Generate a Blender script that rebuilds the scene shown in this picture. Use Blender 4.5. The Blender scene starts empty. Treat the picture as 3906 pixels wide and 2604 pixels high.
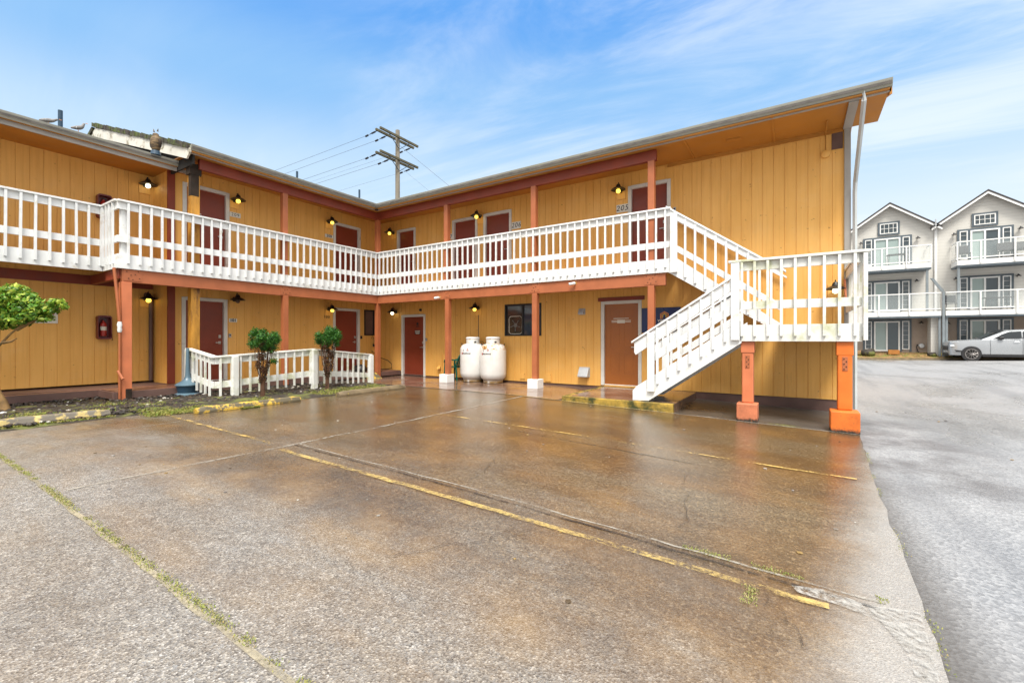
import bpy, bmesh, math, random
from mathutils import Vector, Matrix, noise as mnoise
R = math.radians
rnd = random.Random(7)
SC = bpy.context.scene
COL = SC.collection

# ------------------------------------------------------------------ terrain height
def sstep(a, b, x):
    t = max(0.0, min(1.0, (x-a)/(b-a))); return t*t*(3-2*t)
def g(x, y):
    near = -0.03*max(0.0, min(7.0, x-6.0))
    far = -0.02 + 0.03*max(0.0, min(7.0, x-16.5))
    k = sstep(2, 20, y)
    return near*(1-k) + far*k

# ------------------------------------------------------------------ materials
def newmat(name):
    m = bpy.data.materials.new(name); m.use_nodes = True
    nt = m.node_tree; b = nt.nodes['Principled BSDF']
    return m, nt, b
class N:
    def __init__(s, nt): s.nt = nt
    def n(s, t, **k):
        o = s.nt.nodes.new(t)
        for a, v in k.items(): setattr(o, a, v)
        return o
    def l(s, a, b): s.nt.links.new(a, b)
    def coord(s, kind='Object'):
        return s.n('ShaderNodeTexCoord').outputs[kind]
    def map(s, vec, sc=(1,1,1), loc=(0,0,0), rot=(0,0,0)):
        m = s.n('ShaderNodeMapping'); m.inputs['Scale'].default_value = sc
        m.inputs['Location'].default_value = loc; m.inputs['Rotation'].default_value = rot
        s.l(vec, m.inputs['Vector']); return m.outputs[0]
    def noise(s, vec, scale, detail=4, rough=.55, dist=0):
        t = s.n('ShaderNodeTexNoise'); t.inputs['Scale'].default_value = scale
        t.inputs['Detail'].default_value = detail; t.inputs['Roughness'].default_value = rough
        t.inputs['Distortion'].default_value = dist
        s.l(vec, t.inputs['Vector']); return t.outputs['Fac']
    def ramp(s, fac, stops):
        r = s.n('ShaderNodeValToRGB'); e = r.color_ramp.elements
        while len(e) < len(stops): e.new(0.5)
        for i, (p, c) in enumerate(stops):
            e[i].position = p; e[i].color = (c, c, c, 1) if isinstance(c, (int, float)) else (*c, 1)
        s.l(fac, r.inputs[0]); return r.outputs[0]
    def mix(s, fac, a, b, mode='MIX'):
        m = s.n('ShaderNodeMix', data_type='RGBA', blend_type=mode)
        for sock, v in ((m.inputs[0], fac), (m.inputs[6], a), (m.inputs[7], b)):
            if hasattr(v, 'links') or hasattr(v, 'is_linked'): s.l(v, sock)
            elif isinstance(v, (int, float)): sock.default_value = v
            else: sock.default_value = (*v, 1)
        return m.outputs[2]
    def math(s, op, a, b=None, clamp=False):
        m = s.n('ShaderNodeMath', operation=op); m.use_clamp = clamp
        for i, v in enumerate((a, b)):
            if v is None: continue
            if isinstance(v, (int, float)): m.inputs[i].default_value = v
            else: s.l(v, m.inputs[i])
        return m.outputs[0]
    def sep(s, vec):
        x = s.n('ShaderNodeSeparateXYZ'); s.l(vec, x.inputs[0]); return x.outputs
    def rng(s, v, a, b, c=0, d=1, smooth=False):
        m = s.n('ShaderNodeMapRange'); 
        if smooth: m.interpolation_type = 'SMOOTHSTEP'
        for i, q in ((1, a), (2, b), (3, c), (4, d)): m.inputs[i].default_value = q
        s.l(v, m.inputs[0]); return m.outputs[0]
    def bump(s, h, strength, dist, b):
        u = s.n('ShaderNodeBump'); u.inputs['Strength'].default_value = strength
        u.inputs['Distance'].default_value = dist
        s.l(h, u.inputs['Height']); s.l(u.outputs[0], b.inputs['Normal'])

def paint(name, col, rough=.5, var=.12, vscale=3, dirt=None, dscale=2.0, dthr=(.55, .75), bump=.15, bscale=60, metal=0, stretch=(1,1,1), spec=.5):
    m, nt, b = newmat(name); n = N(nt); c = n.coord()
    cs = n.map(c, stretch)
    f = n.noise(cs, vscale, 5)
    lo = tuple(max(0, x*(1-var*1.6)) for x in col); hi = tuple(min(1, x*(1+var)) for x in col)
    cc = n.ramp(f, [(.3, lo), (.7, hi)])
    if dirt is not None:
        d = n.noise(cs, dscale, 8, .65)
        cc = n.mix(n.rng(d, dthr[0], dthr[1]), cc, dirt)
    n.l(cc, b.inputs['Base Color'])
    rr = n.rng(n.noise(c, vscale*2, 3), .3, .7, rough*.85, min(1, rough*1.2)); n.l(rr, b.inputs['Roughness'])
    b.inputs['Metallic'].default_value = metal; b.inputs['Specular IOR Level'].default_value = spec
    if bump: n.bump(n.noise(cs, bscale, 4), bump, .004, b)
    return m

def glow(name, col, strength):
    m, nt, b = newmat(name)
    b.inputs['Base Color'].default_value = (*col, 1); b.inputs['Emission Color'].default_value = (*col, 1)
    b.inputs['Emission Strength'].default_value = strength; return m
def glassy(name, col, rough=.05, metal=0, spec=.8):
    m, nt, b = newmat(name); n = N(nt)
    b.inputs['Base Color'].default_value = (*col, 1); b.inputs['Metallic'].default_value = metal
    b.inputs['Specular IOR Level'].default_value = spec
    n.l(n.rng(n.noise(n.coord(), 1.5, 2), .3, .7, rough, rough*1.6+.01), b.inputs['Roughness'])
    n.bump(n.noise(n.coord(), 1.3, 2), .08, .02, b)
    return m

M = {}
def siding_mat():
    m, nt, b = newmat('siding_paint'); n = N(nt); c = n.coord()
    f = n.noise(n.map(c, (1,1,.35)), 2.2, 6)
    col = n.ramp(f, [(.3, (.82,.43,.095)), (.7, (.90,.50,.13))])
    streak = n.noise(n.map(c, (26,26,.7)), 1.0, 4)
    col = n.mix(n.rng(streak, .45, .8, 0, .30), col, (.55,.24,.04))
    spot = n.noise(c, 9, 3); col = n.mix(n.rng(spot, .70, .76, 0, .75), col, (.35,.14,.03))
    fade = n.noise(n.map(c, (.8,.8,1.2)), 1.3, 7, .7); col = n.mix(n.rng(fade, .52, .72, 0, .35), col, (.84,.52,.20))
    drip = n.math('MULTIPLY', n.rng(n.noise(n.map(c, (7,7,.35)), 1.0, 5, .6), .60, .72), n.rng(n.noise(c, 1.1, 3), .5, .6)); col = n.mix(n.math('MULTIPLY', drip, .45), col, (.40,.19,.05))
    nv = n.n('ShaderNodeTexVoronoi'); nv.inputs['Scale'].default_value = 3.2; n.l(c, nv.inputs['Vector'])
    col = n.mix(n.rng(nv.outputs['Distance'], .035, .025, 0, .7), col, (.22,.10,.04))
    n.l(col, b.inputs['Base Color']); b.inputs['Roughness'].default_value = .55
    n.bump(n.noise(n.map(c, (60,60,4)), 3, 4), .35, .004, b)
    return m
M['siding'] = siding_mat()
M['groove'] = paint('groove_shade_line', (.30,.13,.03), .8)
M['soffit'] = paint('soffit_shade_paint', (.48,.20,.028), .6, .08, 1.5, dirt=(.35,.14,.03), dthr=(.66,.8))  # same paint as the siding, darkened to carry the eave shade
M['salmon'] = paint('salmon_paint', (.42,.13,.05), .5, .10, 2.5, dirt=(.33,.08,.04), dthr=(.60,.8), bump=.35, stretch=(1,1,1))
M['orange'] = paint('orange_post_paint', (.74,.175,.022), .45, .10, 3, dirt=(.30,.06,.02), dthr=(.66,.78), bump=.35)
def stained(name, col, z0):
    m, nt, b = newmat(name); n = N(nt); c = n.coord(); xyz = n.sep(c)
    cc = n.mix(n.rng(n.noise(c, 5, 6, .7), .35, .7), tuple(x*1.1 for x in col), tuple(x*.72 for x in col))
    zz = n.math('ADD', xyz[2], n.math('MULTIPLY', n.noise(c, 14, 5, .7), -.14))
    cc = n.mix(n.rng(zz, z0+.01, z0-.035), cc, (.03,.022,.015))
    chip = n.noise(c, 23, 4, .7); cc = n.mix(n.rng(chip, .64, .67), cc, (.25,.09,.03))
    n.l(cc, b.inputs['Base Color']); b.inputs['Roughness'].default_value = .6; n.bump(n.noise(c, 50, 5), .5, .005, b); return m
M['orangeblock'] = stained('stained_orange_footing', (.72,.17,.022), -.20)
M['salmonblock'] = stained('stained_salmon_footing', (.58,.19,.09), -.16)
M['salmonlight'] = paint('pale_salmon_post_paint', (.62,.19,.08), .5, .08, 3, dirt=(.33,.09,.04), dthr=(.66,.8), bump=.35)
M['redtrim'] = paint('dark_red_trim', (.24,.042,.018), .5, .12, 3, bump=.25)
M['white'] = paint('white_rail_paint', (.79,.81,.81), .45, .06, 3, dirt=(.50,.45,.32), dscale=5, dthr=(.58,.80), bump=.25)
M['whiteworn'] = paint('worn_white_paint', (.78,.79,.76), .5, .07, 2, dirt=(.42,.44,.20), dscale=2.6, dthr=(.50,.74), bump=.35)
M['whiteblock'] = paint('white_block_paint', (.80,.80,.78), .5, .05, 4, dirt=(.45,.40,.3), dthr=(.62,.8))
M['frame'] = paint('door_frame_paint', (.70,.69,.64), .45, .07, 3, dirt=(.40,.36,.28), dthr=(.62,.8))
M['doorred'] = paint('red_door_paint', (.24,.042,.018), .38, .12, 1.6, bump=.2, bscale=90)
M['doorbrown'] = paint('brown_door_paint', (.37,.115,.018), .35, .08, 1.6, bump=.2, bscale=90)
M['gutter'] = paint('gutter_paint', (.34,.34,.295), .4, .10, 1.2, dirt=(.34,.33,.22), dscale=1.6, dthr=(.52,.8), stretch=(1,1,3))
M['palepipe'] = paint('pale_pipe_paint', (.50,.53,.53), .45, .08, 2)
M['greytrim'] = paint('grey_corner_paint', (.36,.34,.31), .5, .08, 2)
M['shaded_endgrain'] = paint('shaded_mossy_end_grain', (.07,.08,.06), .9, .3)  # underside shade painted into the baluster ends, over bare end grain
M['barge'] = paint('weathered_white_board', (.72,.70,.62), .6, .1, 2, dirt=(.22,.18,.09), dscale=3.2, dthr=(.56,.68))
M['shingle'] = paint('mossy_shingle', (.055,.045,.035), .9, .4, 9, dirt=(.09,.12,.02), dscale=3, dthr=(.45,.6), bump=.6)
M['roofing'] = paint('grey_roofing', (.12,.11,.10), .9, .25, 6, bump=.5)
M['dark'] = paint('dark_void', (.02,.018,.015), .9, .2)
M['deckwood'] = paint('brown_deck_boards', (.20,.095,.065), .35, .25, 3, dirt=(.10,.05,.03), dthr=(.5,.7), bump=.4, stretch=(1,6,1))
M['brownedge'] = paint('brown_edge_board', (.15,.085,.07), .5, .2, 2, bump=.3)
M['rawwood'] = paint('raw_wood_post', (.50,.235,.03), .6, .2, 3, dirt=(.12,.05,.015), dscale=1.6, dthr=(.50,.66), bump=.4, stretch=(3,3,.8))
M['rotwood'] = paint('rotten_wood', (.03,.018,.01), .9, .3, 9)
M['black'] = paint('black_metal', (.015,.014,.014), .4, .2)
M['chrome'] = paint('brushed_metal', (.55,.54,.50), .3, .1, 8, metal=.8)
M['mulchwood2'] = paint('grey_fan_plastic', (.16,.15,.14), .5)
M['galv'] = paint('galvanised_metal', (.50,.52,.53), .4, .12, 5, dirt=(.33,.24,.15), dthr=(.62,.8), metal=.2)
M['bulbwarm'] = glow('lit_bulb_warm', (1.0,.66,.08), 1.5)
M['bulbwhite'] = glow('lit_bulb_white', (1.0,.93,.62), 2.4)
M['bulboff'] = paint('unlit_bulb', (.10,.06,.04), .3)
M['plate'] = paint('number_plate_white', (.76,.74,.66), .5, .05)
M['ink'] = paint('black_ink', (.02,.02,.025), .5, .1)
M['redink'] = paint('red_ink', (.45,.05,.04), .5, .1)
M['offwhite'] = paint('pale_lettering', (.75,.70,.60), .5, .05)
M['navy'] = paint('navy_sign_face', (.005,.018,.10), .3, .1)
M['gold'] = paint('sign_gold', (.70,.27,.05), .5, .05)
M['yellowink'] = paint('sign_yellow', (.80,.52,.03), .5, .05)
M['yellow'] = paint('yellow_kerb_paint', (.66,.43,.06), .5, .2, 3, dirt=(.12,.10,.06), dscale=6, dthr=(.46,.52), bump=.6)
M['yellowgrey'] = paint('worn_yellow_kerb_paint', (.52,.40,.15), .6, .2, 4, dirt=(.15,.13,.10), dscale=5, dthr=(.47,.53), bump=.7)
M['greykerb'] = paint('bare_concrete_kerb', (.20,.15,.085), .7, .3, 5, dirt=(.32,.25,.06), dscale=6, dthr=(.6,.66), bump=.7)
M['yellowmoss'] = paint('mossy_yellow_paint', (.46,.30,.05), .55, .25, 3, dirt=(.045,.05,.012), dscale=2.4, dthr=(.43,.58), bump=.5)
M['wire'] = paint('wire_grey', (.10,.10,.11), .6)
M['pole'] = paint('weathered_pole_wood', (.27,.24,.19), .85, .2, 2, dirt=(.11,.11,.05), dscale=2, dthr=(.55,.7), bump=.5, stretch=(4,4,.4))
M['crossarm'] = paint('crossarm_wood', (.12,.105,.06), .85, .3, 3, bump=.4)
M['bark'] = paint('tree_bark', (.27,.16,.06), .85, .3, 8, dirt=(.08,.06,.03), dthr=(.5,.62), bump=.8)
M['twig'] = paint('dead_twig', (.13,.065,.035), .85, .4, 10)
M['bluegrey'] = paint('blue_grey_plastic', (.10,.17,.22), .35, .12, 3, spec=.6)
M['darkblue'] = paint('dark_blue_plastic', (.025,.06,.10), .35, .12, 3)
M['greenplastic'] = paint('green_plastic', (.0,.10,.065), .3, .15, 3)
M['redplastic'] = paint('dark_red_plastic', (.16,.012,.012), .35, .15, 3)
M['extred'] = paint('extinguisher_red', (.40,.03,.02), .3)
M['clearglass'] = glassy('window_glass_dark', (.035,.03,.028), .04, 0, 1.0)
M['blueglass'] = glassy('window_glass_blue', (.05,.06,.09), .03, 0, 1.0)
M['teal'] = paint('teal_ink', (.0,.45,.45), .5)

def foliage(name, cols, rough=.45):
    m, nt, b = newmat(name); n = N(nt)
    ge = n.n('ShaderNodeNewGeometry')
    c = n.ramp(ge.outputs['Random Per Island'], [(i/(len(cols)-1)*.98+.01, k) for i, k in enumerate(cols)])
    n.l(c, b.inputs['Base Color']); b.inputs['Roughness'].default_value = rough
    tr = n.n('ShaderNodeBsdfTranslucent'); n.l(c, tr.inputs[0])
    mx = n.n('ShaderNodeMixShader'); mx.inputs[0].default_value = .25
    out = nt.nodes['Material Output']
    n.l(b.outputs[0], mx.inputs[1]); n.l(tr.outputs[0], mx.inputs[2]); n.l(mx.outputs[0], out.inputs[0])
    return m
M['leaf'] = foliage('broad_leaves', [(.04,.13,.012), (.09,.25,.015), (.22,.38,.02), (.50,.56,.07), (.05,.16,.015), (.16,.32,.02), (.34,.44,.04)])
M['cypress'] = foliage('evergreen_sprays', [(.012,.07,.01), (.03,.14,.012), (.07,.22,.015), (.02,.09,.012)])
M['deadleaf'] = foliage('dead_sprays', [(.10,.035,.018), (.06,.022,.015), (.17,.075,.03), (.05,.06,.02)])
M['grass'] = foliage('grass_blades', [(.13,.17,.02), (.30,.30,.05), (.14,.24,.02), (.38,.33,.11), (.22,.16,.06)], .7)
M['moss'] = foliage('moss_tufts', [(.34,.34,.10), (.22,.28,.04), (.45,.38,.18), (.16,.22,.03), (.40,.30,.14)], .8)
M['rock'] = foliage('garden_rocks', [(.03,.025,.022), (.07,.058,.05), (.018,.016,.014), (.12,.08,.05), (.045,.04,.04), (.16,.14,.12)], .5)
M['shell'] = foliage('white_stones', [(.70,.68,.62), (.55,.50,.42), (.75,.75,.72)], .6)
M['litter'] = foliage('leaf_litter_mix', [(.05,.025,.012), (.70,.68,.62), (.10,.05,.02), (.45,.30,.10), (.03,.02,.02), (.65,.62,.58)], .6)

def aggregate():
    """wet exposed aggregate slab: pebbles, rusty water stains, puddled wetness"""
    m, nt, b = newmat('wet_aggregate_concrete'); n = N(nt); c = n.coord()
    xyz = n.sep(c)
    v = n.n('ShaderNodeTexVoronoi'); v.inputs['Scale'].default_value = 115; n.l(n.map(c, (1,1,.2)), v.inputs['Vector'])
    rc = n.n('ShaderNodeSeparateColor'); n.l(v.outputs['Color'], rc.inputs[0])
    peb = n.ramp(rc.outputs[0], [(.0,(.05,.046,.042)), (.22,(.145,.13,.112)), (.5,(.25,.225,.19)), (.7,(.21,.215,.22)), (.86,(.35,.32,.27)), (1,(.50,.48,.45))])
    grit = n.noise(c, 190, 3)
    peb = n.mix(n.rng(grit, .35, .7, 0, .5), peb, (.235,.215,.19))
    mot = n.noise(c, 17, 6, .75); peb = n.mix(n.rng(mot, .42, .62, .5, 0), peb, n.mix(1.0, peb, (.42,.38,.34), 'MULTIPLY'))
    v2 = n.n('ShaderNodeTexVoronoi'); v2.inputs['Scale'].default_value = 34; n.l(n.map(c, (1,1,.2)), v2.inputs['Vector'])
    pit = n.math('MULTIPLY', n.rng(v2.outputs['Distance'], .20, .10), n.rng(n.noise(c, 14, 3), .50, .58))
    peb = n.mix(n.math('MULTIPLY', pit, .75), peb, (.05,.042,.036))
    big = n.noise(n.map(c, (.45,.9,1), rot=(0,0,R(6))), .6, 7, .62, .6)
    sx = n.noise(n.map(c, (.35,1.9,1)), .9, 7, .62, .3)
    near = n.rng(xyz[1], -9.4, -7.2, .30, 1, True)
    st = n.rng(n.math('ADD', n.math('MULTIPLY', big, .6), n.math('MULTIPLY', sx, .5)), .44, .62, 0, 1, True)
    st = n.math('MULTIPLY', st, near)
    warm = n.ramp(n.noise(c, 1.7, 5), [(.36,(.065,.035,.014)), (.52,(.19,.10,.022)), (.66,(.33,.19,.05))])
    peb = n.mix(.05, peb, (.5,.48,.45)); col = n.mix(n.math('MULTIPLY', st, .54), peb, warm)
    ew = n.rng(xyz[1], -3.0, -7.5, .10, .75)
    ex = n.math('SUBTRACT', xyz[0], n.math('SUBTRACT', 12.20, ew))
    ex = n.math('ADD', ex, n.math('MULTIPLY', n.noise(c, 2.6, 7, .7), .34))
    sheen = n.math('MULTIPLY', n.rng(ex, .14, .62, 0, 1, True), n.rng(xyz[1], -2.2, -3.4, 0, 1, True))
    pale = n.mix(.55, peb, (.50,.50,.49)); col = n.mix(n.math('MULTIPLY', sheen, .85), col, pale)  # sky sheen painted as paler concrete along the right slab edge
    wet0 = n.noise(n.map(c, (.6,1.3,1)), .9, 7, .62, .4)
    grad = n.rng(xyz[1], -10.6, -4.6, 0, 1, True)
    gx = n.rng(xyz[0], 10.9, 12.0, 0, .22, True)
    wet1 = n.noise(n.map(c, (1,1.6,1)), 3.2, 8, .7, .3)
    wsum = n.math('ADD', n.math('ADD', n.math('MULTIPLY', grad, .60), n.math('ADD', n.math('MULTIPLY', wet0, .60), n.math('MULTIPLY', wet1, .28))), gx)
    wet = n.rng(wsum, .45, 1.05, 0, 1, True); wet = n.math('SUBTRACT', wet, n.math('MULTIPLY', sheen, .75), True)
    nearpale = n.rng(xyz[1], -7.2, -9.0, 0, 1, True); col = n.mix(n.math('MULTIPLY', nearpale, .18), col, n.mix(1.0, col, (1.7,1.68,1.66), 'MULTIPLY'))  # slab colour lightened towards the camera end
    dk = n.mix(1.0, col, (.60,.48,.32), 'MULTIPLY')
    spk = n.noise(c, 38, 5, .8); dk = n.mix(n.rng(spk, .50, .66, 0, .6), dk, (.05,.032,.02)); dk = n.mix(n.rng(spk, .44, .36, 0, .5), dk, (.42,.30,.17))
    col = n.mix(wet, col, dk)
    n.l(col, b.inputs['Base Color'])
    rg = n.rng(wet, 0, 1, .42, .12)
    rg = n.math('ADD', rg, n.rng(spk, .5, .7, 0, .18))
    rg = n.math('ADD', rg, n.math('MULTIPLY', n.rng(grit, .4, .7), .05)); n.l(rg, b.inputs['Roughness'])
    b.inputs['Specular IOR Level'].default_value = .75
    hh = n.math('ADD', n.math('SUBTRACT', v.outputs['Distance'], n.math('MULTIPLY', pit, .8)), n.math('MULTIPLY', grit, .6))
    bp = n.n('ShaderNodeBump'); bp.inputs['Distance'].default_value = .005
    n.l(n.rng(wet, 0, 1, .9, .20), bp.inputs['Strength']); n.l(hh, bp.inputs['Height'])
    n.l(bp.outputs[0], b.inputs['Normal'])
    return m
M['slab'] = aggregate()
def asphalt():
    m, nt, b = newmat('wet_asphalt'); n = N(nt); c = n.coord(); xyz = n.sep(c)
    v = n.n('ShaderNodeTexVoronoi'); v.inputs['Scale'].default_value = 60; n.l(n.map(c, (1,1,.2)), v.inputs['Vector'])
    rc = n.n('ShaderNodeSeparateColor'); n.l(v.outputs['Color'], rc.inputs[0])
    mot = n.noise(c, 48, 6, .8)
    sp = n.ramp(rc.outputs[0], [(0,(.11,.11,.112)), (.45,(.22,.22,.223)), (.8,(.30,.298,.295)), (1,(.38,.375,.37))])
    big = n.noise(n.map(c, (.6,.35,1)), .6, 6, .6, .4)
    wet = n.rng(big, .44, .66, 0, 1, True)
    shade = n.rng(xyz[0], 12.2, 12.6, .0, 1)
    col = n.mix(n.rng(wet, 0, 1, .45, .15), sp, (.36,.358,.355)); col = n.mix(n.rng(mot, .50, .66, 0, .25), col, (.10,.10,.105))
    trk = n.noise(n.map(c, (1.6,.12,1), rot=(0,0,R(-12))), 1.0, 5, .6); col = n.mix(n.rng(trk, .50, .64, 0, .40), col, (.13,.13,.135))
    damp = n.math('MULTIPLY', n.math('MULTIPLY', n.rng(xyz[0], 14.2, 13.0, 0, 1, True), n.rng(xyz[1], -5.2, -3.4, 0, 1, True)), n.rng(n.noise(c, 1.3, 6, .65), .38, .6))
    damp = n.math('MULTIPLY', damp, n.rng(xyz[1], 1.5, -.5, 0, 1, True))
    col = n.mix(n.math('MULTIPLY', damp, .85), col, (.11,.10,.095))
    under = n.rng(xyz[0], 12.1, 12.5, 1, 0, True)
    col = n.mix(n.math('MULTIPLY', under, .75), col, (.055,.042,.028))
    n.l(col, b.inputs['Base Color'])
    n.l(n.rng(wet, 0, 1, .5, .22), b.inputs['Roughness'])
    bp = n.n('ShaderNodeBump'); bp.inputs['Distance'].default_value = .006
    n.l(n.rng(wet, 0, 1, .7, .22), bp.inputs['Strength']); n.l(v.outputs['Distance'], bp.inputs['Height'])
    n.l(bp.outputs[0], b.inputs['Normal'])
    return m
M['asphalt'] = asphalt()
def walkmat():
    m, nt, b = newmat('wet_smooth_concrete'); n = N(nt); c = n.coord()
    f = n.noise(c, 1.4, 7, .6); col = n.ramp(f, [(.35,(.10,.055,.04)), (.55,(.19,.12,.085)), (.75,(.26,.19,.14))])
    n.l(col, b.inputs['Base Color'])
    w = n.noise(c, 1.1, 4); n.l(n.rng(w, .4, .7, .06, .30), b.inputs['Roughness'])
    b.inputs['Specular IOR Level'].default_value = .6
    n.bump(n.noise(c, 40, 4), .08, .004, b); return m
M['walk'] = walkmat()
M['soil'] = paint('dark_soil', (.035,.026,.018), .7, .4, 6, dirt=(.13,.14,.03), dscale=2, dthr=(.5,.6), bump=.9, bscale=30)
def worn(name, col, lo, hi):
    m, nt, b = newmat(name); n = N(nt); c = n.coord()
    b.inputs['Base Color'].default_value = (*col, 1); b.inputs['Roughness'].default_value = .35
    f = n.noise(c, 28, 6, .75); f2 = n.noise(c, 2.2, 4)
    a = n.rng(n.math('ADD', n.math('MULTIPLY', f, .6), n.math('MULTIPLY', f2, .4)), lo, hi)
    n.l(a, b.inputs['Alpha']); return m
M['paintline'] = worn('worn_yellow_line', (.60,.43,.14), .43, .64)
M['paintfaint'] = worn('faint_yellow_line', (.62,.42,.12), .47, .58)
M['joint'] = worn('joint_filler', (.36,.33,.28), .42, .60)
M['jointsand'] = worn('sandy_joint_filler', (.36,.31,.21), .38, .58)
M['jointdark'] = worn('dark_joint', (.035,.025,.018), .42, .55)
M['crack'] = worn('crack_dark', (.05,.035,.025), .36, .58)
M['patch'] = worn('pale_mortar_patch', (.44,.42,.38), .44, .62)

# ------------------------------------------------------------------ mesh builder
class MB:
    def __init__(s, T=None): s.v = []; s.f = []; s.T = T
    def pt(s, p):
        s.v.append(tuple(s.T(*p)) if s.T else tuple(p)); return len(s.v)-1
    def face(s, pts): s.f.append([s.pt(p) for p in pts])
    def box(s, x0, x1, y0, y1, z0, z1):
        i = [s.pt(p) for p in ((x0,y0,z0),(x1,y0,z0),(x1,y1,z0),(x0,y1,z0),(x0,y0,z1),(x1,y0,z1),(x1,y1,z1),(x0,y1,z1))]
        for q in ((0,3,2,1),(4,5,6,7),(0,1,5,4),(1,2,6,5),(2,3,7,6),(3,0,4,7)): s.f.append([i[k] for k in q])
        return s
    def prism(s, pts, a, b):
        """pts: polygon of points (function of t) extruded; pts are (u,z), a..b along depth (middle coordinate)"""
        n = len(pts); A = [s.pt((p[0], a, p[1])) for p in pts]; B = [s.pt((p[0], b, p[1])) for p in pts]
        s.f.append(A); s.f.append(B[::-1])
        for k in range(n): s.f.append([A[k], A[(k+1) % n], B[(k+1) % n], B[k]])
        return s
    def extr(s, loop, vec):
        n = len(loop); v = Vector(vec); A = [s.pt(p) for p in loop]; B = [s.pt(tuple(Vector(p)+v)) for p in loop]
        s.f.append(A); s.f.append(B[::-1])
        for k in range(n): s.f.append([A[k], A[(k+1) % n], B[(k+1) % n], B[k]])
        return s
    def tube(s, pts, r, n=8, cap=True):
        pts = [Vector(p) for p in pts]
        rs = r if isinstance(r, (list, tuple)) else [r]*len(pts)
        rings = []
        for i, p in enumerate(pts):
            d = (pts[min(i+1, len(pts)-1)] - pts[max(i-1, 0)]).normalized()
            a = Vector((0,0,1)) if abs(d.z) < .9 else Vector((1,0,0))
            u = d.cross(a).normalized(); w = d.cross(u)
            rings.append([s.pt(p + (u*math.cos(2*math.pi*k/n) + w*math.sin(2*math.pi*k/n))*rs[i]) for k in range(n)])
        for a, b in zip(rings, rings[1:]):
            for k in range(n): s.f.append([a[k], a[(k+1) % n], b[(k+1) % n], b[k]])
        if cap: s.f.append(rings[0][::-1]); s.f.append(rings[-1])
        return s
    def lathe(s, c, prof, n=24, axis='z'):
        rings = []
        for r, h in prof:
            ring = []
            for k in range(n):
                a = 2*math.pi*k/n; x, y = r*math.cos(a), r*math.sin(a)
                p = (c[0]+x, c[1]+y, c[2]+h) if axis == 'z' else (c[0]+x, c[1]+h, c[2]+y)
                ring.append(s.pt(p))
            rings.append(ring)
        for a, b in zip(rings, rings[1:]):
            for k in range(n): s.f.append([a[k], a[(k+1) % n], b[(k+1) % n], b[k]])
        s.f.append(rings[0][::-1]); s.f.append(rings[-1]); return s
    def build(s, name, mat, parent=None, off=(0,0,0), bevel=0, smooth=False, recalc=True):
        me = bpy.data.meshes.new(name)
        o3 = Vector(off)
        me.from_pydata([tuple(Vector(v)-o3) for v in s.v], [], s.f); me.update()
        if recalc:
            bm = bmesh.new(); bm.from_mesh(me); bmesh.ops.recalc_face_normals(bm, faces=bm.faces[:]); bm.to_mesh(me); bm.free()
        for m_ in (mat if isinstance(mat, list) else [mat]): me.materials.append(M[m_] if isinstance(m_, str) else m_)
        if smooth:
            for p in me.polygons: p.use_smooth = True
        o = bpy.data.objects.new(name, me); COL.objects.link(o)
        if parent is not None: o.parent = parent
        if bevel:
            bv = o.modifiers.new('bevel', 'BEVEL'); bv.width = bevel; bv.segments = 2; bv.limit_method = 'ANGLE'
        if smooth:
            try:
                md = o.modifiers.new('edges', 'EDGE_SPLIT'); md.split_angle = R(40)
            except Exception: pass
        return o
def tag(o, label=None, cat=None, group=None, kind=None):
    if label: o['label'] = label
    if cat: o['category'] = cat
    if group: o['group'] = group
    if kind: o['kind'] = kind
    return o
def empty(name, loc=(0,0,0), rz=0):
    o = bpy.data.objects.new(name, None); COL.objects.link(o); o.location = loc; o.rotation_euler = (0,0,rz)
    o.empty_display_size = .1; return o
def copy_tree(o, parent=None):
    c = o.copy(); COL.objects.link(c)
    if parent is not None: c.parent = parent
    for ch in [k for k in COL.objects if k.parent == o]: copy_tree(ch, c)
    return c
def text_mesh(s, size, name, mat, parent, T, align='CENTER', shear=0, extrude=.001, bold=0, spacing=1.0):
    """flat lettering; local (x, y) of the text mapped by T(x, y, depth)"""
    cu = bpy.data.curves.new('lettering', 'FONT'); cu.body = s; cu.size = size; cu.align_x = align; cu.align_y = 'CENTER'
    cu.shear = shear; cu.extrude = extrude; cu.offset = bold; cu.space_character = spacing
    cu.resolution_u = 3
    t = bpy.data.objects.new('lettering_tmp', cu); COL.objects.link(t)
    bpy.context.view_layer.update()
    me = bpy.data.meshes.new_from_object(t.evaluated_get(bpy.context.evaluated_depsgraph_get()))
    bpy.data.objects.remove(t)
    for v in me.vertices: v.co = Vector(T(v.co.x, v.co.y, v.co.z))
    me.materials.clear(); me.materials.append(M[mat]); me.name = name
    o = bpy.data.objects.new(name, me); COL.objects.link(o)
    if parent is not None: o.parent = parent
    return o

# wall frames: (u to the right as seen, d out of the wall, z)
WY, WX, WXR = 1.05, -1.05, -1.9
FRr = lambda u, d, z: (u, WY-d, z)
FRl = lambda u, d, z: (WX+d, u, z)
FRrec = lambda u, d, z: (WXR+d, u, z)
FRside = lambda u, d, z: (u, -5.4-d, z)

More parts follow.
